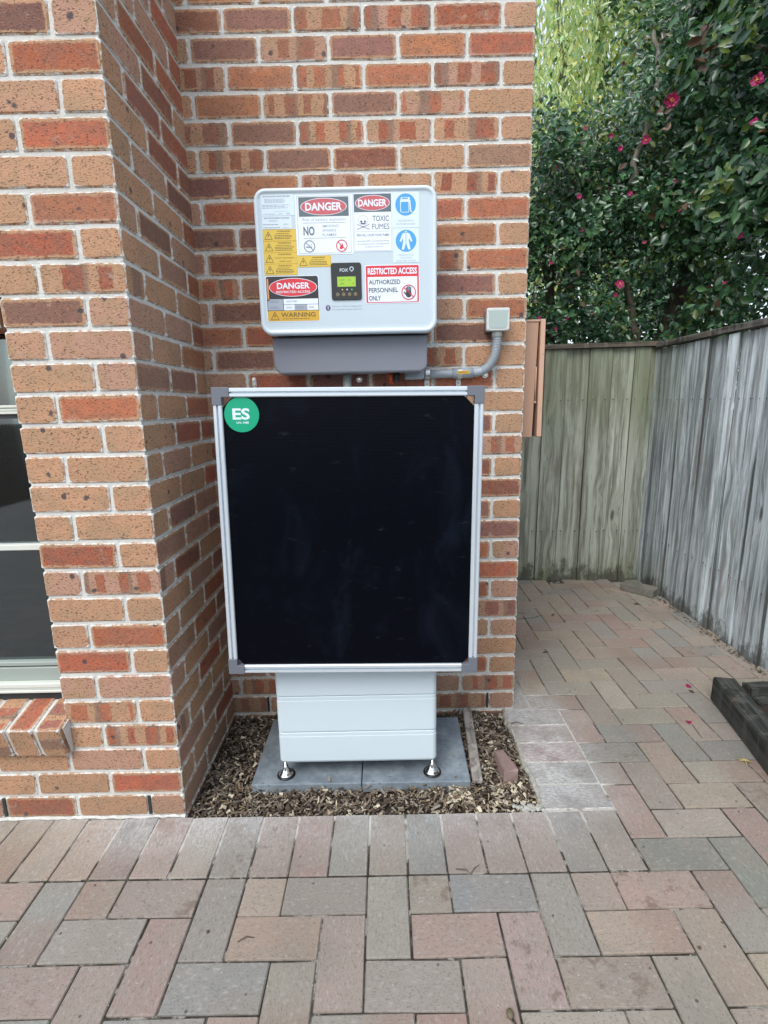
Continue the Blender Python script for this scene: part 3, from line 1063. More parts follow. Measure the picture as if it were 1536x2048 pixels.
# ------------------------------------------------------------------ fences
def paling_mesh(W, H, T, mat, rn):
    bm = bmesh.new()
    box(bm, -W/2, W/2, -T/2, T/2, 0, H)
    es = [e for e in bm.edges if abs((e.verts[0].co-e.verts[1].co).z) > .5]
    bmesh.ops.subdivide_edges(bm, edges=es, cuts=3, use_grid_fill=True)
    be = [e for e in bm.edges if e.calc_face_angle(0) > .5]
    bmesh.ops.bevel(bm, geom=be, offset=.0018, segments=1, affect='EDGES')
    ph = rn.random()*6
    for v in bm.verts:
        v.co.x += .0022*math.sin(v.co.z*4+ph)
        v.co.y += .003*math.sin(v.co.z*2.3+ph*1.7)+.0012*rn.uniform(-1, 1)*(v.co.z > .1)
    return to_mesh(bm, 'paling', mat)


def fences():
    rn = random.Random(21)
    # across the end of the path
    f = empty('paling_fence', (.0, 1.70, 0), 'green-stained paling fence across the far end of the path', 'fence')
    xs = [-.06, .10, .255, .41, .565, .721, .877, 1.036, 1.182, 1.292, 1.40]
    for i, (a, b) in enumerate(zip(xs, xs[1:])):
        c = (a+b)/2
        yb = -.055*(c-.46)
        front = i % 2 == 0
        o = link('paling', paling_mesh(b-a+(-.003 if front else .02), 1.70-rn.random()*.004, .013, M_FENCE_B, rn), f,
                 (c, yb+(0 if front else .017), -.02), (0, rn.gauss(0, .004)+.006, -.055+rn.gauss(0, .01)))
        t = rn.uniform(.90, 1.22)
        o.color = (t, t, t, rn.uniform(.30, .72))
    bm = bmesh.new()
    box(bm, -.1, 1.36, -.024, .03, 1.672, 1.704, bev=.003)
    o = link('cap_rail', to_mesh(bm, 'cap_rail', M_CAP), f, (0, .02, 0), (0, -.006, -.055)); o.color = (1, 1, 1, 0)
    for z in (.35, 1.30):
        bm = bmesh.new()
        box(bm, -.1, 1.36, 0, .04, z, z+.07)
        o = link('rail', to_mesh(bm, 'rail', M_CAP), f, (0, .058, 0), (0, 0, -.055)); o.color = (1, 1, 1, 0)
    # along the right side
    g = empty('paling_fence', (1.31, 0, 0), 'tall silver-grey weathered paling fence along the right side of the path', 'fence')
    ys = [1.72, 1.603, 1.458, 1.306, 1.178, 1.029, .857, .764, .631, .555]
    y = .555
    while y > -3.4:
        y -= rn.choice((.075, .10, .13, .15, .12))
        ys.append(y)
    for i, (b, a) in enumerate(zip(ys, ys[1:])):
        c = (a+b)/2
        xo = .012*(c-.2)
        front = i % 2 == 0
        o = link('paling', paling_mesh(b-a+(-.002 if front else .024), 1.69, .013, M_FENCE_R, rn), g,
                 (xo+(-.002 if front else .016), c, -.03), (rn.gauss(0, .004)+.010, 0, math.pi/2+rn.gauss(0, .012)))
        t = rn.uniform(.74, 1.32)
        if c > 1.0: t *= .9
        o.color = (t, t, t, .45 if c > 1.3 else .05)
    bm = bmesh.new()
    box(bm, -.026, .03, -3.5, 1.74, 1.668, 1.702, bev=.003)
    o = link('cap_rail', to_mesh(bm, 'cap_rail', wood_material('grey_cap_timber', (.17, .165, .15), (.05, .047, .042), (1, .06, 1))), g, (.012, 0, 0), (0, 0, -.012)); o.color = (1, 1, 1, 0)
    for z in (.35, 1.30):
        bm = bmesh.new()
        box(bm, .0, .04, -3.5, 1.72, z, z+.07)
        o = link('rail', to_mesh(bm, 'rail', M_CAP), g, (.05, 0, 0), (0, 0, -.012)); o.color = (1, 1, 1, 0)
    # behind the camera: another boundary fence, mirrored in the glass
    h = empty('paling_fence', (0, -6.4, 0), 'dark timber fence closing the yard behind the camera, seen only in reflections', 'fence')
    bm = bmesh.new()
    x = -5.0
    while x < 1.4:
        box(bm, x, x+.145, 0, .014, -.02, 1.75)
        box(bm, x+.14, x+.155, .012, .026, -.02, 1.75)
        x += .152
    o = link('palings', to_mesh(bm, 'palings', M_CAP), h); o.color = (1, 1, 1, 0); tag(o, kind='stuff')


fences()


# ------------------------------------------------------------------ planting
def leaf_cloud(name, pts, size, mats, weights, parent, rn, aspect=.5, droop=0.0, fold=.25):
    """pts: list of (position, outward normal). Each leaf is a folded pointed blade of four triangles."""
    V, F, MI = [], [], []
    idx = list(range(len(mats)))
    for (p, nrm, *mi) in pts:
        L = size*rn.uniform(.55, 1.3)
        W = L*aspect*rn.uniform(.85, 1.15)
        d = Vector((rn.gauss(0, 1), rn.gauss(0, 1), rn.gauss(0, .8)-droop)).normalized()
        n = (nrm+Vector((rn.gauss(0, .55), rn.gauss(0, .55), rn.gauss(0, .45)))).normalized()
        d = (d-n*d.dot(n))
        if d.length < .05: continue
        d.normalize()
        s = d.cross(n)
        b = len(V)
        c1, c2 = p+d*L*.33, p+d*L*.68
        lift = n*(W*fold)
        V += [tuple(p), tuple(c1+s*W*.5+lift), tuple(c1-s*W*.5+lift), tuple(c2+s*W*.42+lift*.8-n*L*.04), tuple(c2-s*W*.42+lift*.8-n*L*.04), tuple(p+d*L-n*L*.10), tuple(c1), tuple(c2-n*L*.04)]
        F += [(b, b+6, b+1), (b, b+2, b+6), (b+6, b+7, b+3, b+1), (b+6, b+2, b+4, b+7), (b+7, b+5, b+3), (b+7, b+4, b+5)]
        MI += [mi[0] if (mi and rn.random() < .7) else rn.choices(idx, weights)[0]]*6
    me = bpy.data.meshes.new(name)
    me.from_pydata(V, [], F)
    me.polygons.foreach_set('material_index', MI)
    me.polygons.foreach_set('use_smooth', [True]*len(F))
    for mt in mats: me.materials.append(mt)
    me.update()
    return link(name, me, parent)


L_DARK = leaf_material('glossy_dark_leaf', (.028, .080, .042), .24, .14)
L_MID = leaf_material('glossy_green_leaf', (.060, .150, .058), .27, .22)
L_YEL = leaf_material('yellow_green_leaf', (.13, .19, .04), .35, .3)
L_BRN = leaf_material('brown_leaf', (.10, .055, .03), .5, .1)
L_LIGHT = leaf_material('pale_willow_leaf', (.58, .68, .40), .45, .45)
L_LIGHT2 = leaf_material('green_willow_leaf', (.33, .48, .27), .45, .4)
L_GOLD = leaf_material('golden_willow_leaf', (.70, .62, .22), .5, .4)
BARK = bark_material('dark_bark', (.035, .028, .022), (.10, .085, .068))
BARK_P = bark_material('pale_bark', (.085, .08, .062), (.20, .19, .155))


def trunk_obj(parent, limbs, mat, base):
    bm = bmesh.new()
    for pts, r0, r1 in limbs:
        n = len(pts)
        # refine and wobble
        P_ = []
        for i in range(n-1):
            a, b = Vector(pts[i]), Vector(pts[i+1])
            for t in (0, .33, .66):
                P_.append(a.lerp(b, t)+Vector((random.gauss(0, .012), random.gauss(0, .012), 0))*(1 if t else .3))
        P_.append(Vector(pts[-1]))
        P_ = [p-Vector(base) for p in P_]
        rr = [r0+(r1-r0)*i/(len(P_)-1) for i in range(len(P_))]
        tube(bm, P_, rr, 8)
    return link('trunk', to_mesh(bm, 'trunk', mat), parent)


PETAL = leaf_material('magenta_petal', (.36, .020, .12), .5, .3, .3)
PETAL2 = leaf_material('pink_petal', (.55, .09, .26), .5, .3, .3)
STAMEN = plain('yellow_stamen', (.75, .42, .05), .6)


def flower(parent, pos, size, face, base, rn):
    me_n = 'flower'
    bm = bmesh.new()
    k = rn.choice((6, 7))
    f = Vector(face).normalized()
    a = f.orthogonal().normalized(); b = f.cross(a)
    closed = rn.random() < .3
    r = size/2
    for layer in range(2):
        for i in range(k):
            t = 2*math.pi*(i+.5*layer)/k+rn.uniform(-.2, .2)
            d = a*math.cos(t)+b*math.sin(t)
            s = f.cross(d)
            lift = (.55 if closed else .18)+.25*layer
            rr = r*(1-.25*layer)*rn.uniform(.85, 1.1)
            pts = [Vector(), d*rr*.45+s*rr*.30+f*rr*lift*.3, d*rr*.9+s*rr*.30+f*rr*lift, d*rr*1.02+f*rr*(lift-.08), d*rr*.9-s*rr*.30+f*rr*lift, d*rr*.45-s*rr*.30+f*rr*lift*.3]
            vs = [bm.verts.new(p) for p in pts]
            mid = bm.verts.new(d*rr*.55+f*rr*(lift*.35-.06))
            for q in range(6):
                fc = bm.faces.new((vs[q], vs[(q+1) % 6], mid)); fc.smooth = True
                fc.material_index = 0 if rn.random() < .7 else 1
    o = link('flower', to_mesh(bm, 'flower', [PETAL, PETAL2]), parent, Vector(pos)-Vector(base))
    if size > .04:
        bm = bmesh.new()
        for i in range(14):
            t = rn.random()*6.28; q = rn.random()*.22*r
            p = (a*math.cos(t)+b*math.sin(t))*q
            cyl(bm, p, p*1.3+f*r*rn.uniform(.3, .5), r*.045, r*.06, 4)
        link('stamens', to_mesh(bm, 'stamens', STAMEN), o)
    return o


FLOWERS = [(1.357, 1.766, 3.214, 0.091), (1.418, 1.007, 2.931, 0.062), (1.418, 0.999, 2.738, 0.047), (1.046, 1.766, 2.946, 0.046), (1.207, 1.766, 2.99, 0.059),
           (0.979, 1.766, 3.02, 0.039), (0.806, 1.766, 3.067, 0.033), (0.792, 1.767, 2.664, 0.047), (1.129, 1.767, 2.675, 0.047), (1.423, 1.672, 2.544, 0.053),
           (1.422, 1.431, 2.536, 0.031), (1.419, 1.015, 2.193, 0.049), (1.103, 1.768, 2.109, 0.062), (1.077, 1.768, 2.038, 0.042), (0.623, 1.768, 2.256, 0.041),
           (0.824, 1.767, 2.454, 0.041), (0.62, 1.767, 2.838, 0.046), (0.556, 1.768, 1.9, 0.035), (0.748, 1.768, 1.886, 0.028), (0.674, 1.769, 1.825, 0.032),
           (1.251, 1.768, 2.371, 0.034), (1.423, 1.754, 2.74, 0.03), (1.42, 1.106, 1.972, 0.029)]


def camellias():
    rn = random.Random(31)
    specs = [
        # name label, x range, y range, z range, clusters
        ('dark leafy camellia tree with pink flowers behind the far fence, next to the brick corner', (.15, 1.25), (1.86, 3.0), (1.45, 3.75), 800, (.8, 2.4, 0)),
        ('tall camellia tree with one large magenta flower, behind the corner where the fences meet', (1.15, 2.5), (1.86, 3.1), (1.5, 5.0), 1150, (1.7, 2.3, 0)),
        ('camellia tree with the largest glossy leaves, leaning over the silver-grey side fence', (1.47, 2.7), (-.2, 1.95), (1.5, 4.9), 1050, (1.9, 1.1, 0)),
    ]
    for ti, (lab, xr, yr, zr, ncl, base) in enumerate(specs):
        t = empty('camellia_tree', base, lab, 'tree', 'camellia trees behind the fences')
        pts = []
        made = 0
        while made < ncl:
            x, z = rn.uniform(*xr), rn.uniform(*zr)
            u = min(1, rn.random()**1.5)
            if ti < 2:
                y = yr[0]+u*(yr[1]-yr[0])+.10*math.sin(x*9+z*4)+.08*math.sin(z*11-x*5)
                nrm = Vector((-.25, -1, .55))
            else:
                x = xr[0]+u*(xr[1]-xr[0])+.07*math.sin(z*7)
                y = rn.uniform(*yr)
                nrm = Vector((-1, -.45, .5))
            # ragged top on the left tree; thinner low down
            if ti == 0:
                top = 2.85+.42*x+.12*math.sin(x*13)+rn.uniform(-.15, .12)
                if z > top: continue
            if ti == 1 and x < 1.60 and z > 3.30+(x-1.15)*2.2+rn.uniform(-.2, .2): continue
            if z < 2.5 and rn.random() < .5: continue
            if z < zr[0]+.25 and rn.random() < .5: continue
            # clumps and gaps
            g = math.sin(x*7.3+1.1*ti)*math.sin(z*6.1+.7)*math.sin(y*5.0+2)
            if g < -.36 and rn.random() < .8: continue
            c = Vector((x, y, z))
            rr = rn.uniform(.07, .15)
            mi = rn.choices((0, 1, 2, 3), (.55, .34, .08, .03))[0]
            for _ in range(rn.randint(15, 26)):
                o = Vector((rn.gauss(0, 1), rn.gauss(0, 1), rn.gauss(0, .8)))*rr*.6
                q = c+o
                if q.z < 1.85 and (q.y < 1.80 if ti < 2 else q.x < 1.40): continue
                pts.append((q-Vector(base), (nrm+o*4).normalized(), mi))
            made += 1
        size = (.050, .056, .072)[ti]
        o = leaf_cloud('crown', pts, size, [L_DARK, L_MID, L_YEL, L_BRN], (.56, .34, .06, .04), t, rn)
        if ti == 0:
            trunk_obj(t, [([(.80, 2.4, -.09), (.79, 2.3, 1.8), (.78, 2.3, 2.25), (.83, 2.32, 2.6), (.95, 2.4, 3.1)], .05, .018), ([(.78, 2.3, 2.22), (.69, 2.3, 2.58), (.6, 2.4, 3.0)], .028, .012),
                          ([(.5, 2.2, -.09), (.48, 2.15, 1.7), (.44, 2.1, 2.2)], .03, .01)], BARK, base)
        elif ti == 1:
            trunk_obj(t, [([(1.66, 2.25, -.09), (1.62, 2.2, 1.70), (1.71, 2.2, 2.0), (1.78, 2.2, 2.22), (1.86, 2.25, 2.64), (1.9, 2.4, 3.6), (1.8, 2.5, 4.4)], .085, .02),
                          ([(1.30, 2.0, -.09), (1.345, 2.0, 1.73), (1.32, 2.0, 1.92), (1.24, 2.02, 2.2), (1.15, 2.2, 2.6)], .036, .015)], BARK, base)
            trunk_obj(t, [([(1.16, 1.84, 2.75), (1.19, 1.83, 2.95), (1.235, 1.83, 3.17), (1.30, 1.86, 3.35), (1.33, 1.95, 3.55), (1.36, 2.1, 3.8)], .022, .014)], BARK_P, base)
        else:
            trunk_obj(t, [([(1.75, .95, -.09), (1.72, .9, 1.7), (1.75, .95, 2.4), (1.9, 1.0, 3.4), (2.0, 1.1, 4.4)], .06, .02), ([(1.73, .92, 1.9), (1.62, .7, 2.4), (1.6, .4, 2.9)], .03, .01)], BARK, base)
        for i, (x, y, z, s) in enumerate(FLOWERS):
            owner = 2 if x > 1.41 else (0 if x < 1.1 else 1)
            if owner == ti:
                face = (-.35, -1, rn.uniform(-.35, .25)) if ti < 2 else (-1, -.8, rn.uniform(-.4, .2))
                flower(t, (x, y, z), s*(1.0 if s > .055 else .75), face, base, rn)


camellias()


def far_trees():
    rn = random.Random(41)
    # weeping tree with sunlit strands
    base = (2.6, 7.2, 0)
    t = empty('weeping_tree', base, 'pale yellow-green weeping tree seen past the top of the brick corner', 'tree')
    pts = []
    for s in range(1500):
        x, y = rn.uniform(.9, 5.2), rn.uniform(6.2, 8.4)
        ztop = rn.uniform(4.0, 9.0)
        ln = rn.uniform(1.2, 3.4)
        if x < 1.85+.2*math.sin(ztop*3) and rn.random() < .72: continue
        n = int(ln/.065)
        ph = rn.random()*6
        for i in range(n):
            z = ztop-i*.065
            if z < 2.5: break
            pts.append((Vector((x+.06*math.sin(i*.12+ph)+rn.gauss(0, .035), y+rn.gauss(0, .04), z))-Vector(base), Vector((rn.gauss(0, .5), -1, .3)).normalized()))
    leaf_cloud('crown', pts, .13, [L_LIGHT, L_LIGHT2, L_GOLD, L_MID], (.36, .46, .08, .10), t, rn, aspect=.26, droop=2.2, fold=.1)
    trunk_obj(t, [([(3.4, 7.2, -.09), (3.3, 7.2, 3.0), (3.0, 7.2, 5.5), (2.7, 7.2, 8.5)], .22, .05), ([(3.2, 7.2, 3.8), (2.3, 7.0, 6.0), (2.0, 7.0, 8.0)], .09, .02)], BARK_P, base)
    # darker tree filling the gap behind the hedge
    for (bx, by, lab, xr, zr, nn) in ((5.0, 5.5, 'mid green bushy tree standing behind the hedge on the right', (2.6, 7.5), (1.4, 7.5), 620),
                                      (1.6, 5.2, 'dark round shrub behind the far fence, under the weeping tree', (.0, 3.3), (.3, 2.6), 90)):
        base = (bx, by, 0)
        t = empty('leafy_tree', base, lab, 'tree', 'trees beyond the hedge')
        pts = []
        for c in range(nn):
            ctr = Vector((rn.uniform(*xr), by-.6+rn.random()*1.6, rn.uniform(*zr)))
            for _ in range(18):
                o = Vector((rn.gauss(0, 1), rn.gauss(0, 1), rn.gauss(0, 1)))*.17
                pts.append((ctr+o-Vector(base), (Vector((-.2, -1, .6))+o*3).normalized()))
        leaf_cloud('crown', pts, .13, [L_DARK, L_MID, L_YEL], (.5, .38, .12), t, rn)
        trunk_obj(t, [([(bx, by, -.09), (bx, by, zr[0]+1.0), (bx+.1, by, zr[1]-.6)], .12, .03)], BARK, base)


far_trees()

# ================================================================== BED
BX0, BX1, BY0, BY1 = XI+.002, -.05, -.592, .0


def mulch():
    rn = random.Random(9)
    bm = bmesh.new()
    nx, ny = 48, 26
    g = []
    for j in range(ny+1):
        row = []
        for i in range(nx+1):
            x = BX0+(BX1-BX0)*i/nx; y = BY0+(BY1-BY0)*j/ny
            z = -.030+.006*math.sin(x*17+y*9)+rn.uniform(-.003, .003)
            row.append(bm.verts.new((x, y, z)))
        g.append(row)
    for j in range(ny):
        for i in range(nx):
            bm.faces.new((g[j][i], g[j][i+1], g[j+1][i+1], g[j+1][i]))
    o = link('garden_soil', to_mesh(bm, 'garden_soil', M_SOIL))
    tag(o, 'dark soil under the wood chip mulch at the foot of the wall', kind='structure')
    mats = [plain('chip_'+n_, c, .85, nz=.3, nscale=120, spec=.25) for n_, c in
            (('brown', (.16, .125, .092)), ('dark', (.062, .048, .037)), ('tan', (.32, .265, .19)), ('pale', (.55, .49, .37)), ('grey', (.25, .23, .195)))]
    wts = (.30, .33, .14, .05, .18)
    V, F, MI = [], [], []
    N = 9500
    for i in range(N):
        x, y = rn.uniform(BX0+.004, BX1+.004), rn.uniform(BY0+.004, BY1-.004)
        on_slab = -1.035 < x < -.262 and -.458 < y < -.075
        if on_slab and not (rn.random() < .012 and (x > -.32 or y < -.42)): continue
        edge = min(x-BX0, BX1-x, y-BY0, BY1-y)
        pale = x > -.35 and y < -.46
        L = rn.choice((rn.uniform(.005, .011), rn.uniform(.006, .016), rn.uniform(.010, .026), rn.uniform(.015, .042)))
        if edge < .02: L = min(L, .018)
        W = min(L*.6, rn.uniform(.0025, .009)); T = rn.uniform(.001, .0028)
        w2 = list(wts)
        if pale: w2[3] *= 4.5; w2[2] *= 1.5
        if y > -.35 and x < -1.0: w2[1] *= 1.6
        mi = rn.choices(range(5), w2)[0]
        if mi == 3: W = min(.014, W*1.6); L = max(L, .012)
        z = -.024+rn.random()**1.6*.022+.004*math.sin(x*17+y*9)+(.034 if on_slab else 0)
        if y < -.5 : z += .004
        E_ = Euler((rn.gauss(0, .35), rn.gauss(0, .35), rn.random()*6.28)).to_matrix()
        b = len(V)
        tp = rn.uniform(.35, 1)
        for sx, sy, sz in ((-1, -1, -1), (1, -tp, -1), (1, tp, -1), (-1, 1, -1), (-1, -1, 1), (1, -tp, 1), (1, tp, 1), (-1, 1, 1)):
            v = E_ @ Vector((sx*L/2, sy*W/2, sz*T/2))
            V.append((x+v.x, y+v.y, z+v.z))
        F += [(b, b+3, b+2, b+1), (b+4, b+5, b+6, b+7), (b, b+1, b+5, b+4), (b+1, b+2, b+6, b+5), (b+2, b+3, b+7, b+6), (b+3, b, b+4, b+7)]
        MI += [mi]*6
    me = bpy.data.meshes.new('wood_chips')
    me.from_pydata(V, [], F)
    me.polygons.foreach_set('material_index', MI)
    for mt in mats: me.materials.append(mt)
    o = link('wood_chips', me)
    tag(o, 'brown and straw coloured wood chip mulch around the concrete slab', 'mulch', kind='stuff')
    # long fibres of bark
    bm = bmesh.new()
    for i in range(70):
        x, y = rn.uniform(BX0+.05, BX1-.06), rn.uniform(BY0+.03, BY0+.16) if rn.random() < .7 else rn.uniform(BY0, BY1)
        if -1.05 < x < -.25 and y > -.47: continue
        a = rn.random()*6.28
        L = rn.uniform(.02, .055)
        p = [Vector((x+math.cos(a+.5*k)*L*k/3, y+math.sin(a+.4*k)*L*k/3*.5, -.004+.010*math.sin(k*1.1))) for k in range(4)]
        p = [Vector((min(max(q.x, BX0+.005), BX1), max(q.y, BY0+.004), q.z)) for q in p]
        tube(bm, p, [.0016, .0018, .0014, .0006], 5)
    o = link('bark_fibres', to_mesh(bm, 'bark_fibres', plain('bark_fibre', (.20, .14, .085), .85)))
    tag(o, 'curled bark fibres lying in the mulch', 'mulch', kind='stuff')


mulch()


def slabs():
    rn = random.Random(4)
    for x0, x1, lab in ((-1.046, -.6535, 'left half of the pale grey concrete slab pair under the battery cabinet'),
                        (-.6505, -.258, 'right half of the pale grey concrete slab pair, its outer edge crumbled')):
        bm = bmesh.new()
        cx = (x0+x1)/2
        box(bm, x0-cx, x1-cx, -.195, .195, -.04, 0, bev=.003)
        if x1 > -.3:
            for v in bm.verts:
                if v.co.x > .15 and v.co.y < 0: v.co.x -= .006
        o = link('concrete_slab', to_mesh(bm, 'concrete_slab', M_CONC), None, (cx, -.268, .012))
        tag(o, lab, 'concrete slab', 'concrete slabs under the battery')
    # timber stake
    bm = bmesh.new()
    box(bm, -.017, .017, -.22, .22, -.008, .008, bev=.002)
    for v in bm.verts:
        v.co.x += rn.uniform(-1, 1)*.002
        v.co.z += .003*math.sin(v.co.y*9)
    o = link('timber_batten', to_mesh(bm, 'timber_batten', M_STAKE), None, (-.224, -.235, .006), (.01, .0, -.065))
    o.color = (1, 1, 1, 0)
    tag(o, 'narrow grey weathered batten lying on the mulch beside the slab', 'timber')
    # broken brick end
    bm = bmesh.new()
    vs = box(bm, -.026, .026, -.07, .07, -.03, .03, bev=.004)
    for v in bm.verts:
        if v.co.y > .02: v.co.z -= .018*(v.co.y/.07); v.co.x *= .75
        v.co += Vector((rn.uniform(-1, 1), rn.uniform(-1, 1), rn.uniform(-1, 1)))*.0022
    o = link('broken_brick', to_mesh(bm, 'broken_brick', plain('broken_brick_face', (.25, .175, .16), .9, nz=.3, nscale=40, bump=.5, bscale=200)), None, (-.124, -.376, .008), (0, .05, .12))
    tag(o, 'broken piece of pinkish paver lying in the mulch by the batten', 'brick')
    # mortar spill along the paved edge of the bed
    bm = bmesh.new()
    prev = None
    n = 70
    for i in range(n+1):
        y = -.585+.60*i/n
        a, b = rn.uniform(.004, .014), rn.choice((rn.uniform(.0, .004), rn.uniform(.004, .010)))
        x = -.042+.006*math.sin(y*23)
        q = [bm.verts.new((x-a, y, -.024)), bm.verts.new((x-a*.5, y, rn.uniform(-.006, .002))), bm.verts.new((x+b, y, .003)), bm.verts.new((x+b+.004, y, -.01))]
        if prev:
            for k in range(3): bm.faces.new((prev[k], prev[k+1], q[k+1], q[k]))
        prev = q
    o = link('mortar_haunch', to_mesh(bm, 'mortar_haunch', plain('dirty_cement', (.33, .33, .30), .95, nz=.5, nscale=60, bump=.8, bscale=90), True))
    tag(o, 'rough cement haunching holding the paver edge beside the mulch', 'cement edging')
    bm = bmesh.new()
    for i in range(26):
        r = rn.uniform(.004, .016)
        c = Vector((-.085+rn.gauss(0, .02), -.572+rn.gauss(0, .008), -.006))
        m_ = Matrix.Translation(c) @ Matrix.Rotation(rn.random()*3, 4, 'Z') @ Matrix.Diagonal((1, .7, .5, 1))
        bmesh.ops.create_icosphere(bm, subdivisions=1, radius=r, matrix=m_)
    for v in bm.verts: v.co += Vector((rn.uniform(-1, 1), rn.uniform(-1, 1), rn.uniform(-1, 1)))*.0012
    o = link('cement_crumbs', to_mesh(bm, 'cement_crumbs', plain('cement_lump', (.36, .37, .34), .95, nz=.4, nscale=60, bump=.8, bscale=90)))
    tag(o, 'pale cement crumbs at the right front corner of the mulch bed', 'cement', kind='stuff')


slabs()

# ================================================================== BATTERY
BFX, BFY = -.663, -.44


def battery():
    cx = BFX
    t = empty('battery_cabinet', (cx, -.25, .012), 'white stacked battery cabinet on levelling feet, partly hidden by the black panel', 'battery')
    oy, oz = .25, -.012
    W, D0, D1 = .560, -.44, -.07
    # modules stack: seams seen at z .349/.330 and .211/.188
    segs = [(.0765, .1995), (.2015, .338), (.340, .62), (.622, .90), (.902, 1.17)]
    for i, (z0, z1) in enumerate(segs):
        bm = bmesh.new()
        n = 6
        out = []
        r = .016
        for ax, ay, a0 in ((W/2-r, D0+r, -90), (W/2-r, D1-r, 0), (-W/2+r, D1-r, 90), (-W/2+r, D0+r, 180)):
            for k in range(n+1):
                a = R(a0+90*k/n)
                out.append((ax+r*math.cos(a), ay+oy+r*math.sin(a)))
        lips = [(z0, .003), (z0+.002, .0004), (z0+.006, 0), (z1-.016, 0), (z1-.0145, .0008), (z1-.002, .0008), (z1, .003)]
        if i == 0: lips = [(z0, .012), (z0+.004, .004), (z0+.012, 0)]+lips[3:]
        rings = []
        for z, ins in lips:
            ring = []
            for (x, y) in out:
                ring.append(bm.verts.new((x*(1-ins/(W/2)), oy+(D0+D1)/2+(y-oy-(D0+D1)/2)*(1-ins/.185), z+oz)))
            rings.append(ring)
        for A, B in zip(rings, rings[1:]):
            for k in range(len(A)):
                j = (k+1) % len(A)
                f = bm.faces.new((A[k], A[j], B[j], B[k])); f.smooth = False
        bm.faces.new(list(reversed(rings[0]))); bm.faces.new(rings[-1])
        link('base_module' if i == 0 else 'battery_module', to_mesh(bm, 'module', M_BATT), t)
    bm = bmesh.new()
    box(bm, -W/2+.02, W/2-.02, D0+.03+oy, D1-.03+oy, .066+oz, .0760+oz)
    link('underframe', to_mesh(bm, 'underframe', M_DARK), t)
    for sx in (-1, 1):
        for yy in (-.415, -.10):
            bm = bmesh.new()
            lathe(bm, [(.022, .0045), (.027, .006), (.026, .009), (.016, .021), (.0085, .036), (.0085, .040), (.005, .041), (.005, .068)], (0, 0, 0), 24)
            ft = link('levelling_foot', to_mesh(bm, 'levelling_foot', M_CHROME), t, (sx*.263+(-.003 if sx < 0 else .003), yy+oy, 0))
            bm = bmesh.new()
            lathe(bm, [(.030, 0), (.0325, .002), (.0320, .005), (.024, .0052)], (0, 0, 0), 24)
            link('rubber_pad', to_mesh(bm, 'rubber_pad', M_DARK), ft)
    bm = bmesh.new()
    tube(bm, [(-.683-cx, -.105+oy, 1.16+oz), (-.683-cx, -.10+oy, 1.30+oz), (-.680-cx, -.09+oy, 1.46+oz)], .0165, 14)
    link('conduit', to_mesh(bm, 'conduit', plain('grey_green_pvc', (.25, .29, .27), .45)), t)


battery()


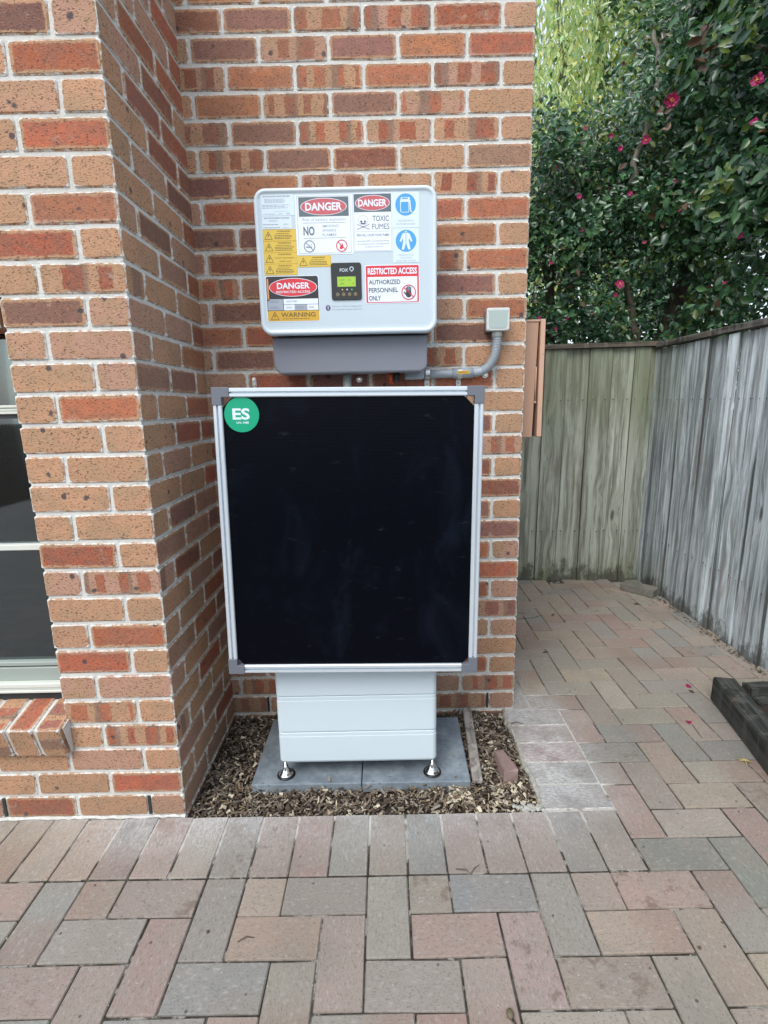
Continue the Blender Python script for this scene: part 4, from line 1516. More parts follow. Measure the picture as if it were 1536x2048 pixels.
# ================================================================== BLACK GUARD PANEL
def guard_panel():
    t = empty('guard_panel', (-.6585, -.500, .926), 'black panel with aluminium frame and grey corner pieces in front of the battery', 'panel', rot=(R(-1.3), R(.75), 0))
    W, H = .808, .910
    bar, dep, cs = .027, .020, .052
    # rails: extruded bars with a groove down the face
    def rail(L):
        bm = bmesh.new()
        prof = [(-.0135, .010), (-.0135, -.0075), (-.011, -.010), (-.0034, -.010), (-.0028, -.001), (.0022, -.001), (.0028, -.010), (.011, -.010), (.0135, -.0075), (.0135, .010)]
        A = [bm.verts.new((-L/2, y, z)) for z, y in prof]
        B = [bm.verts.new((L/2, y, z)) for z, y in prof]
        for i in range(len(prof)):
            j = (i+1) % len(prof)
            bm.faces.new((A[i], B[i], B[j], A[j]))
        bm.faces.new(A); bm.faces.new(list(reversed(B)))
        bmesh.ops.recalc_face_normals(bm, faces=bm.faces)
        return to_mesh(bm, 'frame_rail', M_ALU)
    h_me, v_me = rail(W-2*cs+.004), rail(H-2*cs+.004)
    link('frame_rail', h_me, t, (0, 0, H/2-bar/2))
    link('frame_rail', h_me, t, (0, 0, -H/2+bar/2), (0, 0, 0))
    link('frame_rail', v_me, t, (-W/2+bar/2, 0, 0), (0, R(90), 0))
    link('frame_rail', v_me, t, (W/2-bar/2, 0, 0), (0, R(-90), 0))
    bm = bmesh.new()
    o_ = [(0, 0), (cs, 0), (cs, -.029), (.031, -.029), (.029, -.031), (.029, -cs), (0, -cs)]
    o_ = [(x-.0015, z+.0015) for x, z in o_]
    slab(bm, list(reversed(o_)), -.013, .012, bev=.002, smooth_side=False)
    bmesh.ops.recalc_face_normals(bm, faces=bm.faces)
    cm = to_mesh(bm, 'corner_piece', M_CORNER)
    for sx, sz, rot in ((-1, 1, 0), (1, 1, 90), (1, -1, 180), (-1, -1, 270)):
        link('corner_piece', cm, t, (sx*W/2, 0, sz*H/2), (0, R(rot), 0))
    bm = bmesh.new()
    w, h, c, c2 = W/2-.022, H/2-.022, .040, .030
    slab(bm, [(-w+c2, -h), (w-c2, -h), (w, -h+c2), (w, h-c), (w-c, h), (-w+c, h), (-w, h-c), (-w, -h+c2)], -.001, .003, smooth_side=False)
    link('black_sheet', to_mesh(bm, 'black_sheet', M_SHEET), t)
    # green battery marker
    b = bmesh.new()
    n = 40
    slab(b, [(.0525*math.cos(2*math.pi*i/n), .0525*math.sin(2*math.pi*i/n)) for i in range(n)], -.0018, 0, bev=.0006)
    bd = link('green_marker', to_mesh(b, 'green_marker', plain('green_reflective', (.0, .32, .17), .35)), t, (-.973+.6585-.006, -.002, 1.3026-.926))
    p = Print()
    p.text('ES', -.0015, .002, .052, .034, 'pale', 1, .03)
    p.text('UN: 3480', .002, -.0235, .037, .0065, 'pale', 1, .02)
    p.build('lettering', bd, (0, -.0018, 0))
    # brackets back to the wall
    for sx in (-1, 1):
        for sz in (-1, 1):
            bm = bmesh.new()
            box(bm, -.012, .012, .012, .49, -.0015, .0015)
            box(bm, -.012, .012, .487, .490, -.0015, .03 if sz > 0 else .02)
            link('support_arm', to_mesh(bm, 'support_arm', M_STEEL), t, (sx*(W/2-.016), 0, sz*.400-(.02 if sz > 0 else 0)))


guard_panel()


# ================================================================== INVERTER
def inverter():
    cx, cz, Y = -.6615, 1.800, -.200
    t = empty('inverter', (cx, Y, cz), 'white wall-mounted inverter covered in danger and warning stickers, above the black panel', 'inverter')
    W, H = .606, .462
    bm = bmesh.new()
    out = rrect(W, H, .040, 8)
    n = len(out)

    def inset(ins, sc=1):
        r = max(.040-ins, .006)
        return rrect(W-2*ins, H-2*ins, r, 8)
    prof = [(.165, .012, 0), (.06, .006, 0), (.022, .0, 0), (.010, .0, 0), (.004, .0015, 0), (.0005, .005, 0), (0, .009, 0), (.0005, .0125, 0), (.003, .0145, 0), (.0042, .020, 0), (.0044, .030, 1)]
    rings = []
    for y, ins, mt in prof:
        rings.append([bm.verts.new((x, y, z)) for x, z in inset(ins)])
    for q, (A, B) in enumerate(zip(rings, rings[1:])):
        for i in range(n):
            j = (i+1) % n
            f = bm.faces.new((A[i], A[j], B[j], B[i])); f.smooth = True; f.material_index = 1 if 2 <= q <= 7 else 0
    bm.faces.new(rings[-1]); bm.faces.new(list(reversed(rings[0])))
    bmesh.ops.recalc_face_normals(bm, faces=bm.faces)
    link('body', to_mesh(bm, 'body', [M_WHITE, M_RIM]), t)
    bm = bmesh.new()
    box(bm, -.22, .22, .165, .196, -.16, .17)
    link('wall_bracket', to_mesh(bm, 'wall_bracket', M_STEEL), t)
    # grey connection cover below
    bm = bmesh.new()
    w2, z1, z0 = .2745, -.2305, -.3580
    c = .022
    slab(bm, [(-w2+c, z0), (w2-c, z0), (w2-.004, z0+.012), (w2, z0+.026), (w2, z1), (-w2, z1), (-w2, z0+.030), (-w2+.006, z0+.014)], .050, .150, bev=.006, smooth_side=False)
    bmesh.ops.recalc_face_normals(bm, faces=bm.faces)
    link('connection_cover', to_mesh(bm, 'connection_cover', M_GREY), t, (-.001, 0, 0))
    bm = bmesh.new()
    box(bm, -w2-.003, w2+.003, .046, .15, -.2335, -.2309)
    link('shadow_strip', to_mesh(bm, 'shadow_strip', M_DARK), t, (-.001, 0, 0))  # thin black strip standing in for the shadow line under the body

    def sticker(name, px, pz, w, h, back, pr, r=.001, label=None):
        bm = bmesh.new()
        slab(bm, rrect(w, h, max(r, .0005), 3), -.0004, .0006, smooth_side=False)
        # the face of the body is recessed 4.4 mm behind the rim
        o = link(name, to_mesh(bm, name, P[back]), t, (px-cx, .0040, pz-cz))
        if label: o['label'] = label
        pr.build('print', o, (0, -.0004, 0))
        return o
    # shutdown procedure
    p = Print()
    p.text('SHUTDOWN PROCEDURE', -.004, .0265, .090, .0050, 'grey', 1, .02)
    p.bars(-.004, .013, .078, .014, 4, 'midgrey', 1, 2)
    p.bars(-.004, -.004, .095, .013, 3, 'midgrey', 1, 3)
    p.rect(.012, -.0185, .05, .0006, 'midgrey', 1)
    p.bars(-.028, -.0265, .040, .004, 1, 'midgrey', 1, 4)
    p.text('240V', .008, -.0262, .014, .0045, 'midgrey', 1, 0); p.text('50A', .034, -.0262, .012, .0045, 'grey', 1, .01)
    sticker('shutdown_sticker', -.8842, 1.9785, .1086, .0630, 'pale', p)
    p = Print()
    p.text('MULTIPLE ENERGY SUPPLIES', 0, .0135, .082, .0045, 'grey', 1, .02)
    p.text('PRESENT', -.012, .005, .028, .0038, 'midgrey', 1, .01)
    p.bars(-.017, -.006, .060, .005, 1, 'grey', 1, 6); p.text('600V', .029, -.006, .018, .0045, 'midgrey', 1, 0)
    p.bars(-.017, -.0155, .060, .005, 1, 'grey', 1, 7); p.text('50.0 A', .029, -.0155, .018, .0045, 'midgrey', 1, 0)
    sticker('supply_sticker', -.8895, 1.9262, .0982, .0390, 'pale', p)
    # yellow warnings
    ys = [(-.8837, 1.8875, 'l'), (-.8836, 1.8517, 'b'), (-.8839, 1.8162, 'c'), (-.8849, 1.7807, 'b'), (-.7708, 1.8043, 'd')]
    for i, (x, z, k) in enumerate(ys):
        p = Print()
        p.frame(0, 0, .1105, .0350, .0005, 'gold', 1)
        p.warn(-.0370, -.0005, .0235, 'olive', 1)
        p.text('WARNING', .014, .0118, .044, .0052, 'olive', 1, .015)
        if k == 'c':
            p.text('DO NOT DISCONNECT', .014, .0005, .066, .0045, 'bronze', 1, 0)
            p.text('UNDER LOAD', .015, -.0100, .042, .0045, 'bronze', 1, 0)
        else:
            p.bars(.014, .0045, .052, .0042, 1, 'olive', 1, 20+i)
            p.bars(.015, -.0060, .064, .0145, 3, 'bronze', 1, 30+i)
        sticker('warning_sticker', x, z, .1115, .0354, 'yellow', p)
    # danger: risk of battery explosion
    p = Print()
    p.frame(0, 0, .1762, .1755, .0012, 'midgrey', 1)
    p.rect(.0, .0548, .1650, .0586, 'slate', 1)
    p.oval(0, .0548, .1530, .0520, 'white', 2); p.oval(0, .0548, .1490, .0488, 'pink', 3)
    p.text('DANGER', 0, .0550, .1210, .0245, 'white', 4, .03)
    p.text('Risk of battery explosion', 0, .0150, .142, .0125, 'midgrey', 1, .0)
    p.rect(0, .0060, .142, .0012, 'grey', 1)
    p.text('NO', -.0515, -.0185, .0370, .0275, 'slate', 1, .03)
    p.text('SMOKING', .020, -.0040, .054, .0075, 'midgrey', 1, .01); p.text('SPARKS', .016, -.0175, .046, .0078, 'midgrey', 1, .012); p.text('FLAMES', .016, -.0308, .047, .0078, 'midgrey', 1, .012)
    p.rect(0, -.0405, .142, .0012, 'grey', 1)
    for sx, c_ in ((-.052, 'grey'), (.056, 'red')):
        p.ring(sx, -.0655, .0190, .0030, c_, 2)
        p.line(sx-.0125, -.053, sx+.0125, -.078, .0028, c_, 3)
    p.rect(-.054, -.068, .020, .0035, 'grey', 1); p.line(-.050, -.064, -.044, -.058, .0015, 'midgrey', 1)
    p.poly([(.048, -.074), (.052, -.062), (.055, -.066), (.058, -.055), (.061, -.066), (.060, -.073), (.054, -.077)], 'red', 1)
    sticker('danger_sticker', -.7331, 1.9165, .1893, .1834, 'white', p, label='white sticker reading DANGER, risk of battery explosion')
    # toxic fumes
    p = Print()
    p.frame(0, -.0005, .1235, .1730, .0009, 'midgrey', 1)
    p.rect(.0, .0590, .1225, .0544, 'slate', 1)
    p.oval(0, .0590, .1140, .0470, 'white', 2); p.oval(0, .0590, .1105, .0440, 'pink', 3)
    p.text('DANGER', 0, .0590, .0940, .0215, 'white', 4, .03)
    p.oval(-.0320, .0075, .0330, .0290, 'midgrey', 1); p.oval(-.0320, .0075, .0306, .0266, 'white', 2)
    p.rect(-.0320, -.0070, .0165, .0110, 'midgrey', 1); p.rect(-.0320, -.0066, .0148, .0098, 'white', 2)
    p.oval(-.0380, .0030, .0072, .0072, 'slate', 3); p.oval(-.0260, .0030, .0072, .0072, 'slate', 3); p.poly([(-.0345, -.0045), (-.0295, -.0045), (-.032, .0005)], 'slate', 3)
    for a, b in (((-.052, -.005), (-.011, -.021)), ((-.053, -.021), (-.012, -.005))): p.line(a[0], a[1], b[0], b[1], .0030, 'midgrey', 1)
    p.text('TOXIC', .0265, .0120, .0540, .0170, 'slate', 1, .012); p.text('FUMES', .0265, -.0125, .0570, .0170, 'slate', 1, .0)
    p.rect(0, -.0275, .112, .0008, 'midgrey', 1)
    p.text('FIRE WILL CAUSE TOXIC FUMES', 0, -.0385, .108, .0075, 'grey', 1, .02)
    p.text('Appropriate PPE is recommended wearing', 0, -.0570, .106, .0050, 'grey', 1, .01)
    p.text('for entering the room containing further', 0, -.0660, .106, .0050, 'grey', 1, .01)
    p.text('ventilation systems', 0, -.0750, .058, .0045, 'grey', 1, .01)
    sticker('danger_sticker', -.5717, 1.9204, .1290, .1784, 'white', p, label='white sticker reading DANGER TOXIC FUMES with a skull')
    # face shield
    p = Print()
    p.oval(0, .0160, .0680, .0670, 'blue', 1)
    p.rect(-.003, .0130, .0300, .0420, 'pale', 2, .006); p.rect(-.003, .0090, .0250, .0300, 'blue', 3, .004)
    p.rect(-.001, .0340, .030, .0080, 'pale', 3, .003); p.rect(-.002, .0345, .020, .0035, 'blue', 4, .001)
    p.line(.0135, .030, .0165, -.004, .004, 'pale', 3); p.line(.0165, -.004, .0215, -.0075, .004, 'pale', 3)
    p.text('FACE SHIELD', 0, -.0325, .052, .0050, 'midgrey', 1, 0); p.text('MUST BE WORN', 0, -.0430, .062, .0055, 'midgrey', 1, 0)
    sticker('shield_sticker', -.4623, 1.9564, .0885, .1079, 'pale', p)
    p = Print()
    p.oval(0, .0140, .0690, .0680, 'blue', 1)
    for s_ in (-1, 1):
        p.poly([(s_*.0008, .0390), (s_*.0090, .0380), (s_*.0125, .0330), (s_*.0090, .0130), (s_*.0010, .0130)], 'pale', 2)
        p.poly([(s_*.0095, .0375), (s_*.0135, .0330), (s_*.0215, .0125), (s_*.0160, .0100), (s_*.0085, .0270)], 'pale', 3)
        p.poly([(s_*.0010, .0135), (s_*.0092, .0135), (s_*.0150, -.0130), (s_*.0070, -.0135), (s_*.0008, .0050)], 'pale', 3)
    p.rect(0, .0420, .007, .0035, 'pale', 2, .001)
    p.text('PROTECTIVE', 0, -.0300, .050, .0045, 'midgrey', 1, 0); p.text('CLOTHING', 0, -.0385, .040, .0042, 'midgrey', 1, 0); p.text('MUST BE WORN', 0, -.0475, .064, .0050, 'midgrey', 1, 0)
    sticker('clothing_sticker', -.4621, 1.8480, .0867, .1058, 'pale', p)
    # restricted access
    p = Print()
    p.rect(0, 0, .1790, .1180, 'red', 1, .004)
    p.rect(0, -.0165, .1680, .0800, 'white', 2)
    p.text('RESTRICTED ACCESS', 0, .0415, .1660, .0205, 'white', 2, .03)
    p.text('AUTHORIZED', -.0265, .0070, .1060, .0150, 'navy', 3, .015); p.text('PERSONNEL', -.0310, -.0185, .0990, .0150, 'navy', 3, .015); p.text('ONLY', -.0600, -.0440, .0400, .0160, 'navy', 3, .015)
    p.ring(.0545, -.0270, .0245, .0030, 'red', 6)
    p.line(.0375, -.011, .0715, -.043, .0028, 'red', 7)
    p.oval(.0545, -.0330, .020, .022, 'navy', 3)
    for k, (dx, L) in enumerate(((-.0075, .016), (-.0028, .020), (.0020, .0205), (.0068, .017))):
        p.rect(.0545+dx, -.0240+L*.30, .0036, L, 'navy', 4+k % 2, .0012)
    p.line(.0475, -.035, .0385, -.026, .0042, 'navy', 5)
    sticker('access_sticker', -.5096, 1.7274, .1842, .1228, 'white', p, r=.005)
    # danger restricted access with warning
    p = Print()
    p.rect(0, .0005, .1765, .1435, 'black', 1, .006)
    p.rect(-.083, .030, .0055, .070, 'orange', 3)
    p.oval(.003, .0370, .1630, .0590, 'white', 4); p.oval(.003, .0370, .1590, .0555, 'red', 5)
    p.text('DANGER', .004, .0420, .1110, .0200, 'white', 6, .03)
    p.text('RESTRICTED ACCESS', .003, .0225, .1150, .0075, 'white', 6, .015)
    p.rect(-.060, -.0180, .0520, .0360, 'midgrey', 3); p.bars(-.062, -.008, .034, .010, 2, 'grey', 4, 51); p.bars(-.062, -.027, .034, .010, 2, 'grey', 4, 52)
    p.rect(.0270, -.0085, .1180, .0175, 'white', 3); p.text('JQN ESD', -.004, -.0085, .036, .0068, 'grey', 4, 0)
    p.rect(-.0135, -.0275, .0370, .0180, 'white', 3); p.text('2021', -.014, -.0275, .020, .0062, 'grey', 4, 0)
    p.rect(.0260, -.0275, .0410, .0180, 'midgrey', 3); p.bars(.026, -.0275, .034, .010, 2, 'grey', 4, 53)
    p.rect(.0668, -.0275, .0385, .0180, 'white', 3); p.text('3000', .062, -.0275, .018, .0060, 'grey', 4, 0)
    p.rect(0, -.0545, .1765, .0335, 'gold', 2, .005)
    p.warn(-.0640, -.0540, .0250, 'olive', 3)
    p.text('WARNING', .0160, -.0510, .1180, .0150, 'olive', 3, .012)
    p.bars(.018, -.0640, .112, .0040, 1, 'bronze', 3, 54)
    sticker('danger_sticker', -.8500, 1.6865, .1809, .1479, 'white', p, r=.007, label='black, red and yellow sticker reading DANGER RESTRICTED ACCESS, WARNING')
    # display module
    bm = bmesh.new()
    slab(bm, rrect(.1020, .1180, .008, 4), -.002, .004, bev=.001)
    d = link('display', to_mesh(bm, 'display', plain('display_black_gloss', (.014, .015, .014), .12)), t, (-.6656-cx, .002, 1.7385-cz))
    p = Print()
    p.text('FOX', -.007, .0355, .0280, .0105, 'pale', 1, .008)
    p.ring(.0190, .0390, .0070, .0022, 'pale', 1); p.poly([(.0150, .0345), (.0205, .0325), (.0190, .0290)], 'pale', 1)
    p.rect(.0005, -.0010, .0620, .0315, 'lcd', 1)
    p.text('1.5 kW', -.016, .0045, .018, .0055, 'lcdd', 2, 0); p.text('0.2', .012, .0045, .009, .0055, 'lcdd', 2, 0); p.text('OK', .024, -.0075, .008, .005, 'lcdd', 2, 0); p.text('68%', -.014, -.0075, .014, .0055, 'lcdd', 2, 0)
    p.build('lettering', d, (0, -.002, 0))
    for bx in (-.030, -.010, .010, .030):
        bm = bmesh.new()
        n_ = 16
        slab(bm, [(.0065*math.cos(2*math.pi*i/n_), .0065*math.sin(2*math.pi*i/n_)) for i in range(n_)], -.0035, 0, bev=.001)
        link('button', to_mesh(bm, 'button', plain('button_bronze', (.16, .13, .07), .25)), d, (bx, 0, -.0420))
    for bx, c_ in ((-.014, 'amber'), (.002, 'pale'), (.018, 'ledg')):
        bm = bmesh.new()
        slab(bm, [(.0022*math.cos(2*math.pi*i/10), .0022*math.sin(2*math.pi*i/10)) for i in range(10)], -.0030, 0)
        link('indicator', to_mesh(bm, 'indicator', P[c_]), d, (bx, 0, -.0265))
    # small printed note
    p = Print()
    p.oval(-.0620, 0, .0165, .0185, 'purple', 1); p.text('!', -.0620, 0, .003, .011, 'white', 2, .02)
    p.text('Inverter WiLan integrated,', .003, .0045, .102, .0058, 'midgrey', 1, 0)
    p.text('No external dongle required.', .003, -.0055, .102, .0058, 'midgrey', 1, 0)
    p.build('note', t, (-.6689-cx, .0040, 1.6552-cz))
    # cable entries under the cover
    bm = bmesh.new()
    cyl(bm, (.145, .14, -.352), (.145, .14, -.385), .016, .013, 16)
    cyl(bm, (.145, .14, -.385), (.145, .14, -.395), .010, .010, 12)
    link('cable_gland', to_mesh(bm, 'cable_gland', M_ORANGE), t)
    bm = bmesh.new()
    cyl(bm, (.165, .12, -.352), (.165, .12, -.392), .013, .013, 16)
    link('cable_gland', to_mesh(bm, 'cable_gland', M_DARK), t)


inverter()


# ================================================================== CONDUIT, BOX, SCREWS
def conduit():
    t = empty('conduit', (-.27, -.030, 1.44), 'grey pipe from the inverter bending up through a ribbed section to the small box', 'conduit')
    b = Vector((-.27, -.030, 1.44))
    def L(x, z, y=-.030): return Vector((x, y, z))-b
    bm = bmesh.new(); tube(bm, [L(-.42, 1.437), L(-.30, 1.438), L(-.25, 1.439)], .0158, 16)
    link('straight_pipe', to_mesh(bm, 'straight_pipe', M_PVC), t)
    bm = bmesh.new(); box(bm, -.05, .022, -.022, .020, -.022, .024, bev=.004)
    link('adaptor', to_mesh(bm, 'adaptor', M_PVC), t, L(-.415, 1.441))
    bm = bmesh.new(); cyl(bm, L(-.282, 1.4382), L(-.205, 1.440), .0195, .0195, 20)
    link('coupling', to_mesh(bm, 'coupling', M_PVC), t)
    p = Print(); p.rect(0, 0, .046, .0115, 'gold', 1, .001); p.text('ELECTRICAL', 0, 0, .038, .005, 'olive', 2, .01)
    p.build('cable_label', t, L(-.244, 1.441, -.0505))
    # ribbed flexible section
    P0, P1, P2, P3 = L(-.205, 1.440), L(-.135, 1.440), L(-.112, 1.50), L(-.1165, 1.583)
    pts, rad = [], []
    N = 190
    for i in range(N+1):
        u = i/N
        q = P0*(1-u)**3+P1*3*u*(1-u)**2+P2*3*u*u*(1-u)+P3*u**3
        pts.append(q)
        rad.append(.0165 if u < .17 else .0166+.0013*math.sin(i*2*math.pi/5))
    bm = bmesh.new(); tube(bm, pts, rad, 16)
    link('ribbed_pipe', to_mesh(bm, 'ribbed_pipe', M_PVC), t)
    bm = bmesh.new(); cyl(bm, L(-.1165, 1.568), L(-.1170, 1.596), .0188, .0188, 20)
    link('collar', to_mesh(bm, 'collar', M_PVCL), t)
    # saddles with screws
    for x, z in ((-.378, 1.438), (-.256, 1.438)):
        bm = bmesh.new()
        n = 12
        prev = None
        for i in range(n+1):
            a = R(-60+240*i/n)
            y, zz = -.0185*math.cos(R(90)-a) if False else -.021*math.sin(a), .021*math.cos(a)
            q = [bm.verts.new((-.008, y, zz)), bm.verts.new((.008, y, zz))]
            if prev: bm.faces.new((prev[0], prev[1], q[1], q[0]))
            prev = q
        box(bm, -.009, .009, .026, .029, -.045, -.014)
        s = link('saddle', to_mesh(bm, 'saddle', M_STEEL), t, L(x, z))
        bm = bmesh.new(); cyl(bm, (0, .026, -.034), (0, .0215, -.034), .006, .0045, 12)
        link('screw', to_mesh(bm, 'screw', M_CHROME), s)
    # junction box
    j = empty('junction_box', (-.1195, 0, 1.627), 'small square pale grey junction box on the brick wall above the ribbed pipe', 'junction box')
    bm = bmesh.new(); slab(bm, rrect(.082, .078, .006, 3), -.048, -.002, bev=.001)
    link('base', to_mesh(bm, 'base', M_PVC), j)
    bm = bmesh.new(); slab(bm, rrect(.085, .081, .007, 4), -.062, -.0485, bev=.003)
    lid = link('lid', to_mesh(bm, 'lid', M_PVCL), j)
    bm = bmesh.new(); slab(bm, rrect(.068, .064, .010, 4), -.0632, -.0615, bev=.0008)
    link('lid_panel', to_mesh(bm, 'lid_panel', plain('lid_panel_grey', (.36, .44, .42), .35)), j)
    for sx in (-1, 1):
        for sz in (-1, 1):
            bm = bmesh.new(); cyl(bm, (sx*.034, -.0615, sz*.032), (sx*.034, -.0638, sz*.032), .0048, .0044, 12)
            link('screw', to_mesh(bm, 'screw', M_PVCL), lid)
    # loose wall fixings
    def fixing(x, z, name, lab, n=1):
        f = empty(name, (x, 0, z), lab, 'wall fixing')
        bm = bmesh.new()
        if n == 2: slab(bm, rrect(.017, .040, .008, 4), -.004, -.001, bev=.0005)
        else: slab(bm, rrect(.024, .024, .0115, 5), -.003, -.001, bev=.0005)
        link('plate', to_mesh(bm, 'plate', M_STEEL), f)
        for k in range(n):
            bm = bmesh.new()
            zz = (.011-.022*k) if n == 2 else 0
            cyl(bm, (0, -.003, zz), (0, -.009, zz), .0072, .0055, 6, caps=True)
            cyl(bm, (0, -.009, zz), (0, -.0105, zz), .003, .003, 8)
            link('screw', to_mesh(bm, 'screw', M_CHROME), f)
    fixing(-1.047, 1.421, 'wall_bracket', 'steel bracket with two screws on the bricks above the left end of the black panel', 2)
    fixing(-.153, 1.432, 'screw_washer', 'screw and washer in the bricks just under the bend of the ribbed pipe')
    fixing(-.640, 1.425, 'screw_washer', 'screw and washer in the shaded bricks under the middle of the inverter')


conduit()


# ================================================================== METER BOX
def meter_box():
    t = empty('meter_box', (.0, .10, 1.415), 'tan painted metal meter box seen edge-on at the brick corner', 'meter box')
    bm = bmesh.new()
    box(bm, .001, .066, .004, .42, -.232, .224, bev=.001)
    for v in bm.verts:
        if v.co.x > .03 and v.co.z > 0: v.co.x += .012
    link('body', to_mesh(bm, 'body', M_TANM), t)
    bm = bmesh.new()
    box(bm, .001, .083, 0, .43, .224, .232, bev=.001)
    link('top_flange', to_mesh(bm, 'top_flange', M_TANM2), t)
    bm = bmesh.new()
    box(bm, .0835, .1035, -.004, .43, -.231, .233, bev=.002)
    d = link('door', to_mesh(bm, 'door', M_TANM2), t, rot=(0, 0, 0))
    bm = bmesh.new()
    box(bm, .060, .0825, .03, .41, -.229, .222)
    link('inner_box', to_mesh(bm, 'inner_box', plain('brown_interior', (.05, .028, .022), .8)), t)
    bm = bmesh.new()
    cyl(bm, (.0735, .001, .05), (.0735, .001, -.09), .0022, .0022, 8)
    cyl(bm, (.0735, -.001, -.090), (.0735, .004, -.090), .0045, .0045, 12)
    link('hinge_rod', to_mesh(bm, 'hinge_rod', M_TANM2), t)
    for z in (.10, -.12):
        bm = bmesh.new(); cyl(bm, (.096, -.0035, z), (.096, -.006, z), .003, .0025, 10)
        link('rivet', to_mesh(bm, 'rivet', M_TANM2), d)


meter_box()


# ================================================================== GARDEN EDGE, LOOSE THINGS
def garden_bed():
    t = empty('raised_garden_bed', (.94, .03, 0), 'low raised bed edged with dark old sleepers at the foot of the right fence', 'garden bed')
    def sleeper(a, b, w, h, z0=0.0):
        a, b = Vector(a), Vector(b)
        L = (b-a).length
        bm = bmesh.new()
        box(bm, -w/2, w/2, -L/2, L/2, 0, h)
        es = [e for e in bm.edges if abs((e.verts[0].co-e.verts[1].co).y) > .2]
        bmesh.ops.subdivide_edges(bm, edges=es, cuts=8, use_grid_fill=True)
        be = [e for e in bm.edges if e.calc_face_angle(0) > .5]
        bmesh.ops.bevel(bm, geom=be, offset=.005, segments=2, affect='EDGES')
        rn = random.Random(int(L*100))
        for v in bm.verts: v.co += Vector((rn.uniform(-1, 1)*.0022, 0, rn.uniform(-1, 1)*.002))
        o = link('sleeper', to_mesh(bm, 'sleeper', M_SLEEPER), t, ((a.x+b.x)/2-.94, (a.y+b.y)/2-.03, z0), (0, 0, math.atan2(-(b-a).x, (b-a).y)))
        o.color = (.8, .8, .8, 0)
    sleeper((.938, .035), (.66, -1.42), .088, .112)
    sleeper((1.010, -.005), (1.288, -.005), .055, .098)
    sleeper((1.010, -.075), (1.288, -.075), .055, .070)
    bm = bmesh.new()
    vs = [bm.verts.new(p) for p in ((.985-.94, -.10-.03, .05), (1.29-.94, -.10-.03, .05), (1.29-.94, -1.45, .05), (.70-.94, -1.45, .05))]
    bm.faces.new(vs)
    s = link('soil', to_mesh(bm, 'soil', M_SOIL), t); tag(s, kind='stuff')


garden_bed()


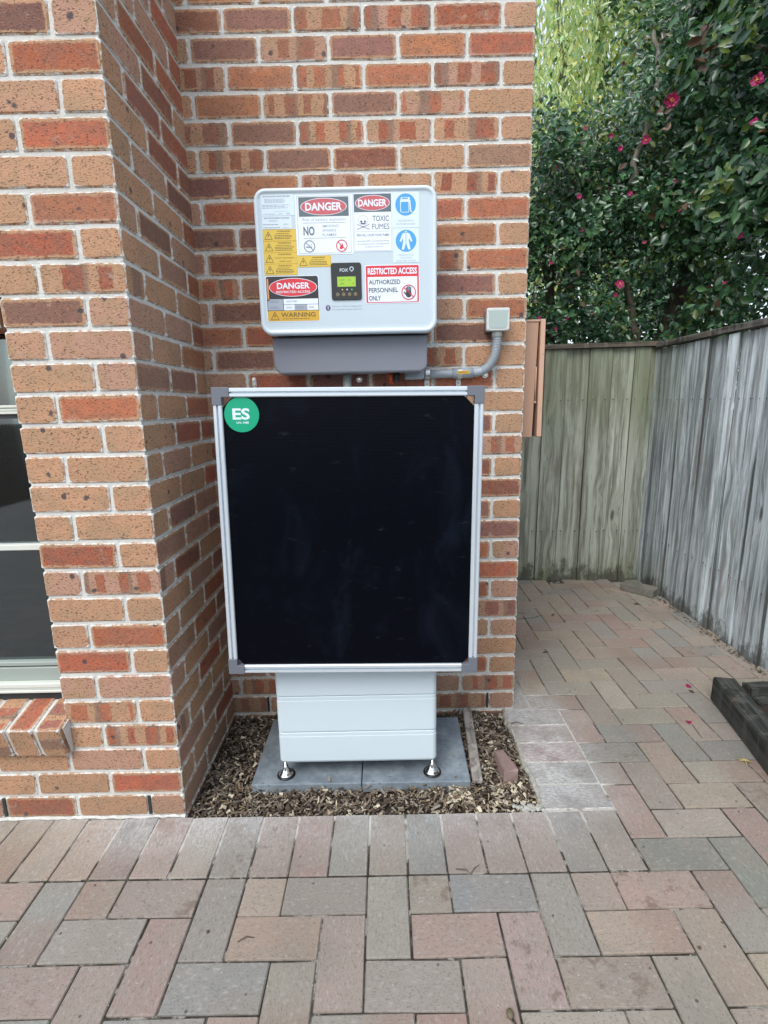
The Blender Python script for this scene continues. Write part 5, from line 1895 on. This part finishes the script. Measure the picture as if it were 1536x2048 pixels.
def loose_things():
    rn = random.Random(12)
    bm = bmesh.new()
    box(bm, -.113, .113, -.055, .055, -.025, .025, bev=.003)
    for v in bm.verts: v.co += Vector((rn.uniform(-1, 1), rn.uniform(-1, 1), rn.uniform(-1, 1)))*.0012
    o = link('loose_brick', to_mesh(bm, 'loose_brick', M_PAVER), None, (1.222, 1.395, .026), (0, 0, R(-49)))
    o.color = (.13, .135, .115, 0)
    tag(o, 'loose grey paver lying on the paving in the corner of the fences', 'brick')

    def leaf(name, x, y, L, mat, lab, cat, rot, w=.5, z=.0015, grp=None):
        bm = bmesh.new()
        n = 8
        l, r_, m_ = [], [], []
        for i in range(n+1):
            u = i/n
            ww = L*w*.5*math.sin(math.pi*u)**.7 if 0 < u < 1 else 0
            zz = L*.10*math.sin(math.pi*u)
            l.append(bm.verts.new((u*L-L/2, ww, zz+ww*.4))); r_.append(bm.verts.new((u*L-L/2, -ww-.0001, zz+ww*.3))); m_.append(bm.verts.new((u*L-L/2, 0, zz)))
        for i in range(n):
            bm.faces.new((l[i], m_[i], m_[i+1], l[i+1])); bm.faces.new((m_[i], r_[i], r_[i+1], m_[i+1]))
        bmesh.ops.remove_doubles(bm, verts=bm.verts, dist=.00005)
        o = link(name, to_mesh(bm, name, mat), None, (x, y, z), (rn.gauss(0, .1), rn.gauss(0, .1), rot))
        tag(o, lab, cat, grp)
        return o
    leaf('petal', .859, .150, .030, PETAL, 'fallen crimson petal on the paving, nearest the sleeper end', 'petal', .4, .8)
    leaf('petal', .702, -.128, .027, PETAL, 'fallen crimson petal on a long grey stalk in the middle of the path', 'petal', 1.2, .8)
    leaf('dry_leaf', .846, .105, .030, L_BRN, 'small brown curled leaf just below the upper crimson petal', 'leaf', 2.0, .5)
    leaf('dry_leaf', .30, .52, .045, L_BRN, 'thin brown leaf on the path near the brick corner', 'leaf', .3, .2)
    leaf('dry_leaf', .50, 1.02, .05, L_BRN, 'thin brown leaf on the far part of the path', 'leaf', .8, .2)
    leaf('dry_leaf', .045, .33, .035, L_BRN, 'dark curled leaf beside the foot of the brick corner', 'leaf', 2.2, .35)
    leaf('dry_leaf', 1.10, 1.17, .05, L_BRN, 'brown curled leaf near the loose paver', 'leaf', .2, .3)
    STRAW = plain('straw', (.40, .33, .13), .7)
    t = empty('straw_tuft', (.767, -.378, .002), 'yellow straw tuft on the paving in front of the dark sleeper', 'straw')
    for i in range(7):
        bm = bmesh.new()
        a = -.5+rn.gauss(0, .5)
        L = rn.uniform(.03, .06)
        tube(bm, [(-L/2*math.cos(a), -L/2*math.sin(a), .002), (0, 0, .006+rn.random()*.006), (L/2*math.cos(a+.3), L/2*math.sin(a+.3), .003)], [.0012, .0016, .0006], 5)
        link('straw', to_mesh(bm, 'straw', STRAW), t)
    TW = plain('twig_brown', (.10, .07, .05), .9)
    def twig(pts, r, lab):
        c = Vector(pts[0])
        bm = bmesh.new()
        tube(bm, [Vector(p)-c for p in pts], [r]*(len(pts)-1)+[r*.5], 6)
        o = link('twig', to_mesh(bm, 'twig', TW), None, c)
        tag(o, lab, 'twig', 'twigs scattered on the paving')
    twig([(-.365, -.812, .003), (-.335, -.818, .006), (-.325, -.830, .003), (-.31, -.812, .006), (-.295, -.800, .003)], .0014, 'short forked twig on the paving in front of the battery')
    twig([(-.945, -1.012, .002), (-.925, -1.000, .004), (-.905, -1.002, .002)], .0016, 'tiny curved twig on a tan paver at the left')
    twig([(.706, -.145, .003), (.700, -.190, .004), (.694, -.235, .002)], .0011, 'thin grey stalk trailing from the crimson petal on the path')
    twig([(.16, .97, .002), (.26, .96, .005), (.36, .985, .002), (.43, 1.02, .003)], .0016, 'long thin twig on the far pavers beside the wall')
    twig([(-.04, -.118, .004), (-.015, -.110, .008), (.012, -.119, .003)], .0016, 'dark curled twig on the pale cement edge beside the mulch')
    # gum nut
    o = empty('seed_pod', (-.296, -1.186, .0), 'small brown seed pod on a paver joint at the bottom of the picture', 'seed pod')
    bm = bmesh.new()
    bmesh.ops.create_icosphere(bm, subdivisions=2, radius=.0085, matrix=Matrix.Translation((0, 0, .0075)) @ Matrix.Diagonal((1, 1.35, .9, 1)))
    for f in bm.faces: f.smooth = True
    link('husk', to_mesh(bm, 'husk', plain('pod_husk', (.12, .10, .06), .6, nz=.4, nscale=200)), o)
    bm = bmesh.new(); cyl(bm, (.003, -.010, .006), (.010, -.019, .004), .0035, .001, 8)
    link('stem', to_mesh(bm, 'stem', plain('pod_stem', (.03, .022, .015), .7)), o)
    for x, y, lab in ((.0765, -.870, 'single dark seed in the paver joint right of the centre'), (.204, -1.047, 'tiny dark seed on the lower right pavers'), (-1.03, -.985, 'tiny dark seed on a grey paver at the left')):
        bm = bmesh.new()
        bmesh.ops.create_icosphere(bm, subdivisions=1, radius=.0045, matrix=Matrix.Translation((0, 0, .003)))
        o = link('seed', to_mesh(bm, 'seed', TW), None, (x, y, 0)); tag(o, lab, 'seed', 'dark seeds scattered on the paving')
    # grit
    V, F = [], []
    for i in range(340):
        x, y = (rn.uniform(-1.8, .9), rn.uniform(-1.35, -.6)) if rn.random() < .6 else (rn.uniform(.02, 1.25), rn.uniform(-.6, 1.6))
        if x > .75 and y < .1: continue
        r = rn.uniform(.0008, .0024)
        b = len(V)
        for dx, dy, dz in ((1, 0, 0), (0, 1, 0), (-1, 0, 0), (0, -1, 0), (0, 0, .9)): V.append((x+dx*r, y+dy*r*.8, .0005+dz*r))
        F += [(b, b+1, b+4), (b+1, b+2, b+4), (b+2, b+3, b+4), (b+3, b, b+4)]
    me = bpy.data.meshes.new('grit'); me.from_pydata(V, [], F); me.materials.append(plain('pale_grit', (.42, .40, .35), .9))
    o = link('grit', me); tag(o, 'pale grit and crumbs scattered over the paving', 'grit', kind='stuff')
    # litter against the foot of the right fence
    V, F = [], []
    for i in range(420):
        y = rn.uniform(.1, 1.68)
        x = 1.295+.012*(y-.2)-abs(rn.gauss(0, .022))
        r = rn.uniform(.003, .010)
        a = rn.random()*6.28
        b = len(V)
        z = rn.uniform(.001, .008)
        for k in range(4): V.append((x+math.cos(a+k*1.57)*r*(1 if k % 2 else .4), y+math.sin(a+k*1.57)*r*(1 if k % 2 else .4), z+rn.uniform(0, .004)))
        F.append((b, b+1, b+2, b+3))
    me = bpy.data.meshes.new('leaf_litter'); me.from_pydata(V, [], F); me.materials.append(plain('dark_litter', (.05, .042, .03), .9, nz=.5, nscale=60))
    o = link('leaf_litter', me); tag(o, 'dark leaf litter along the foot of the right fence', 'leaf litter', kind='stuff')


loose_things()
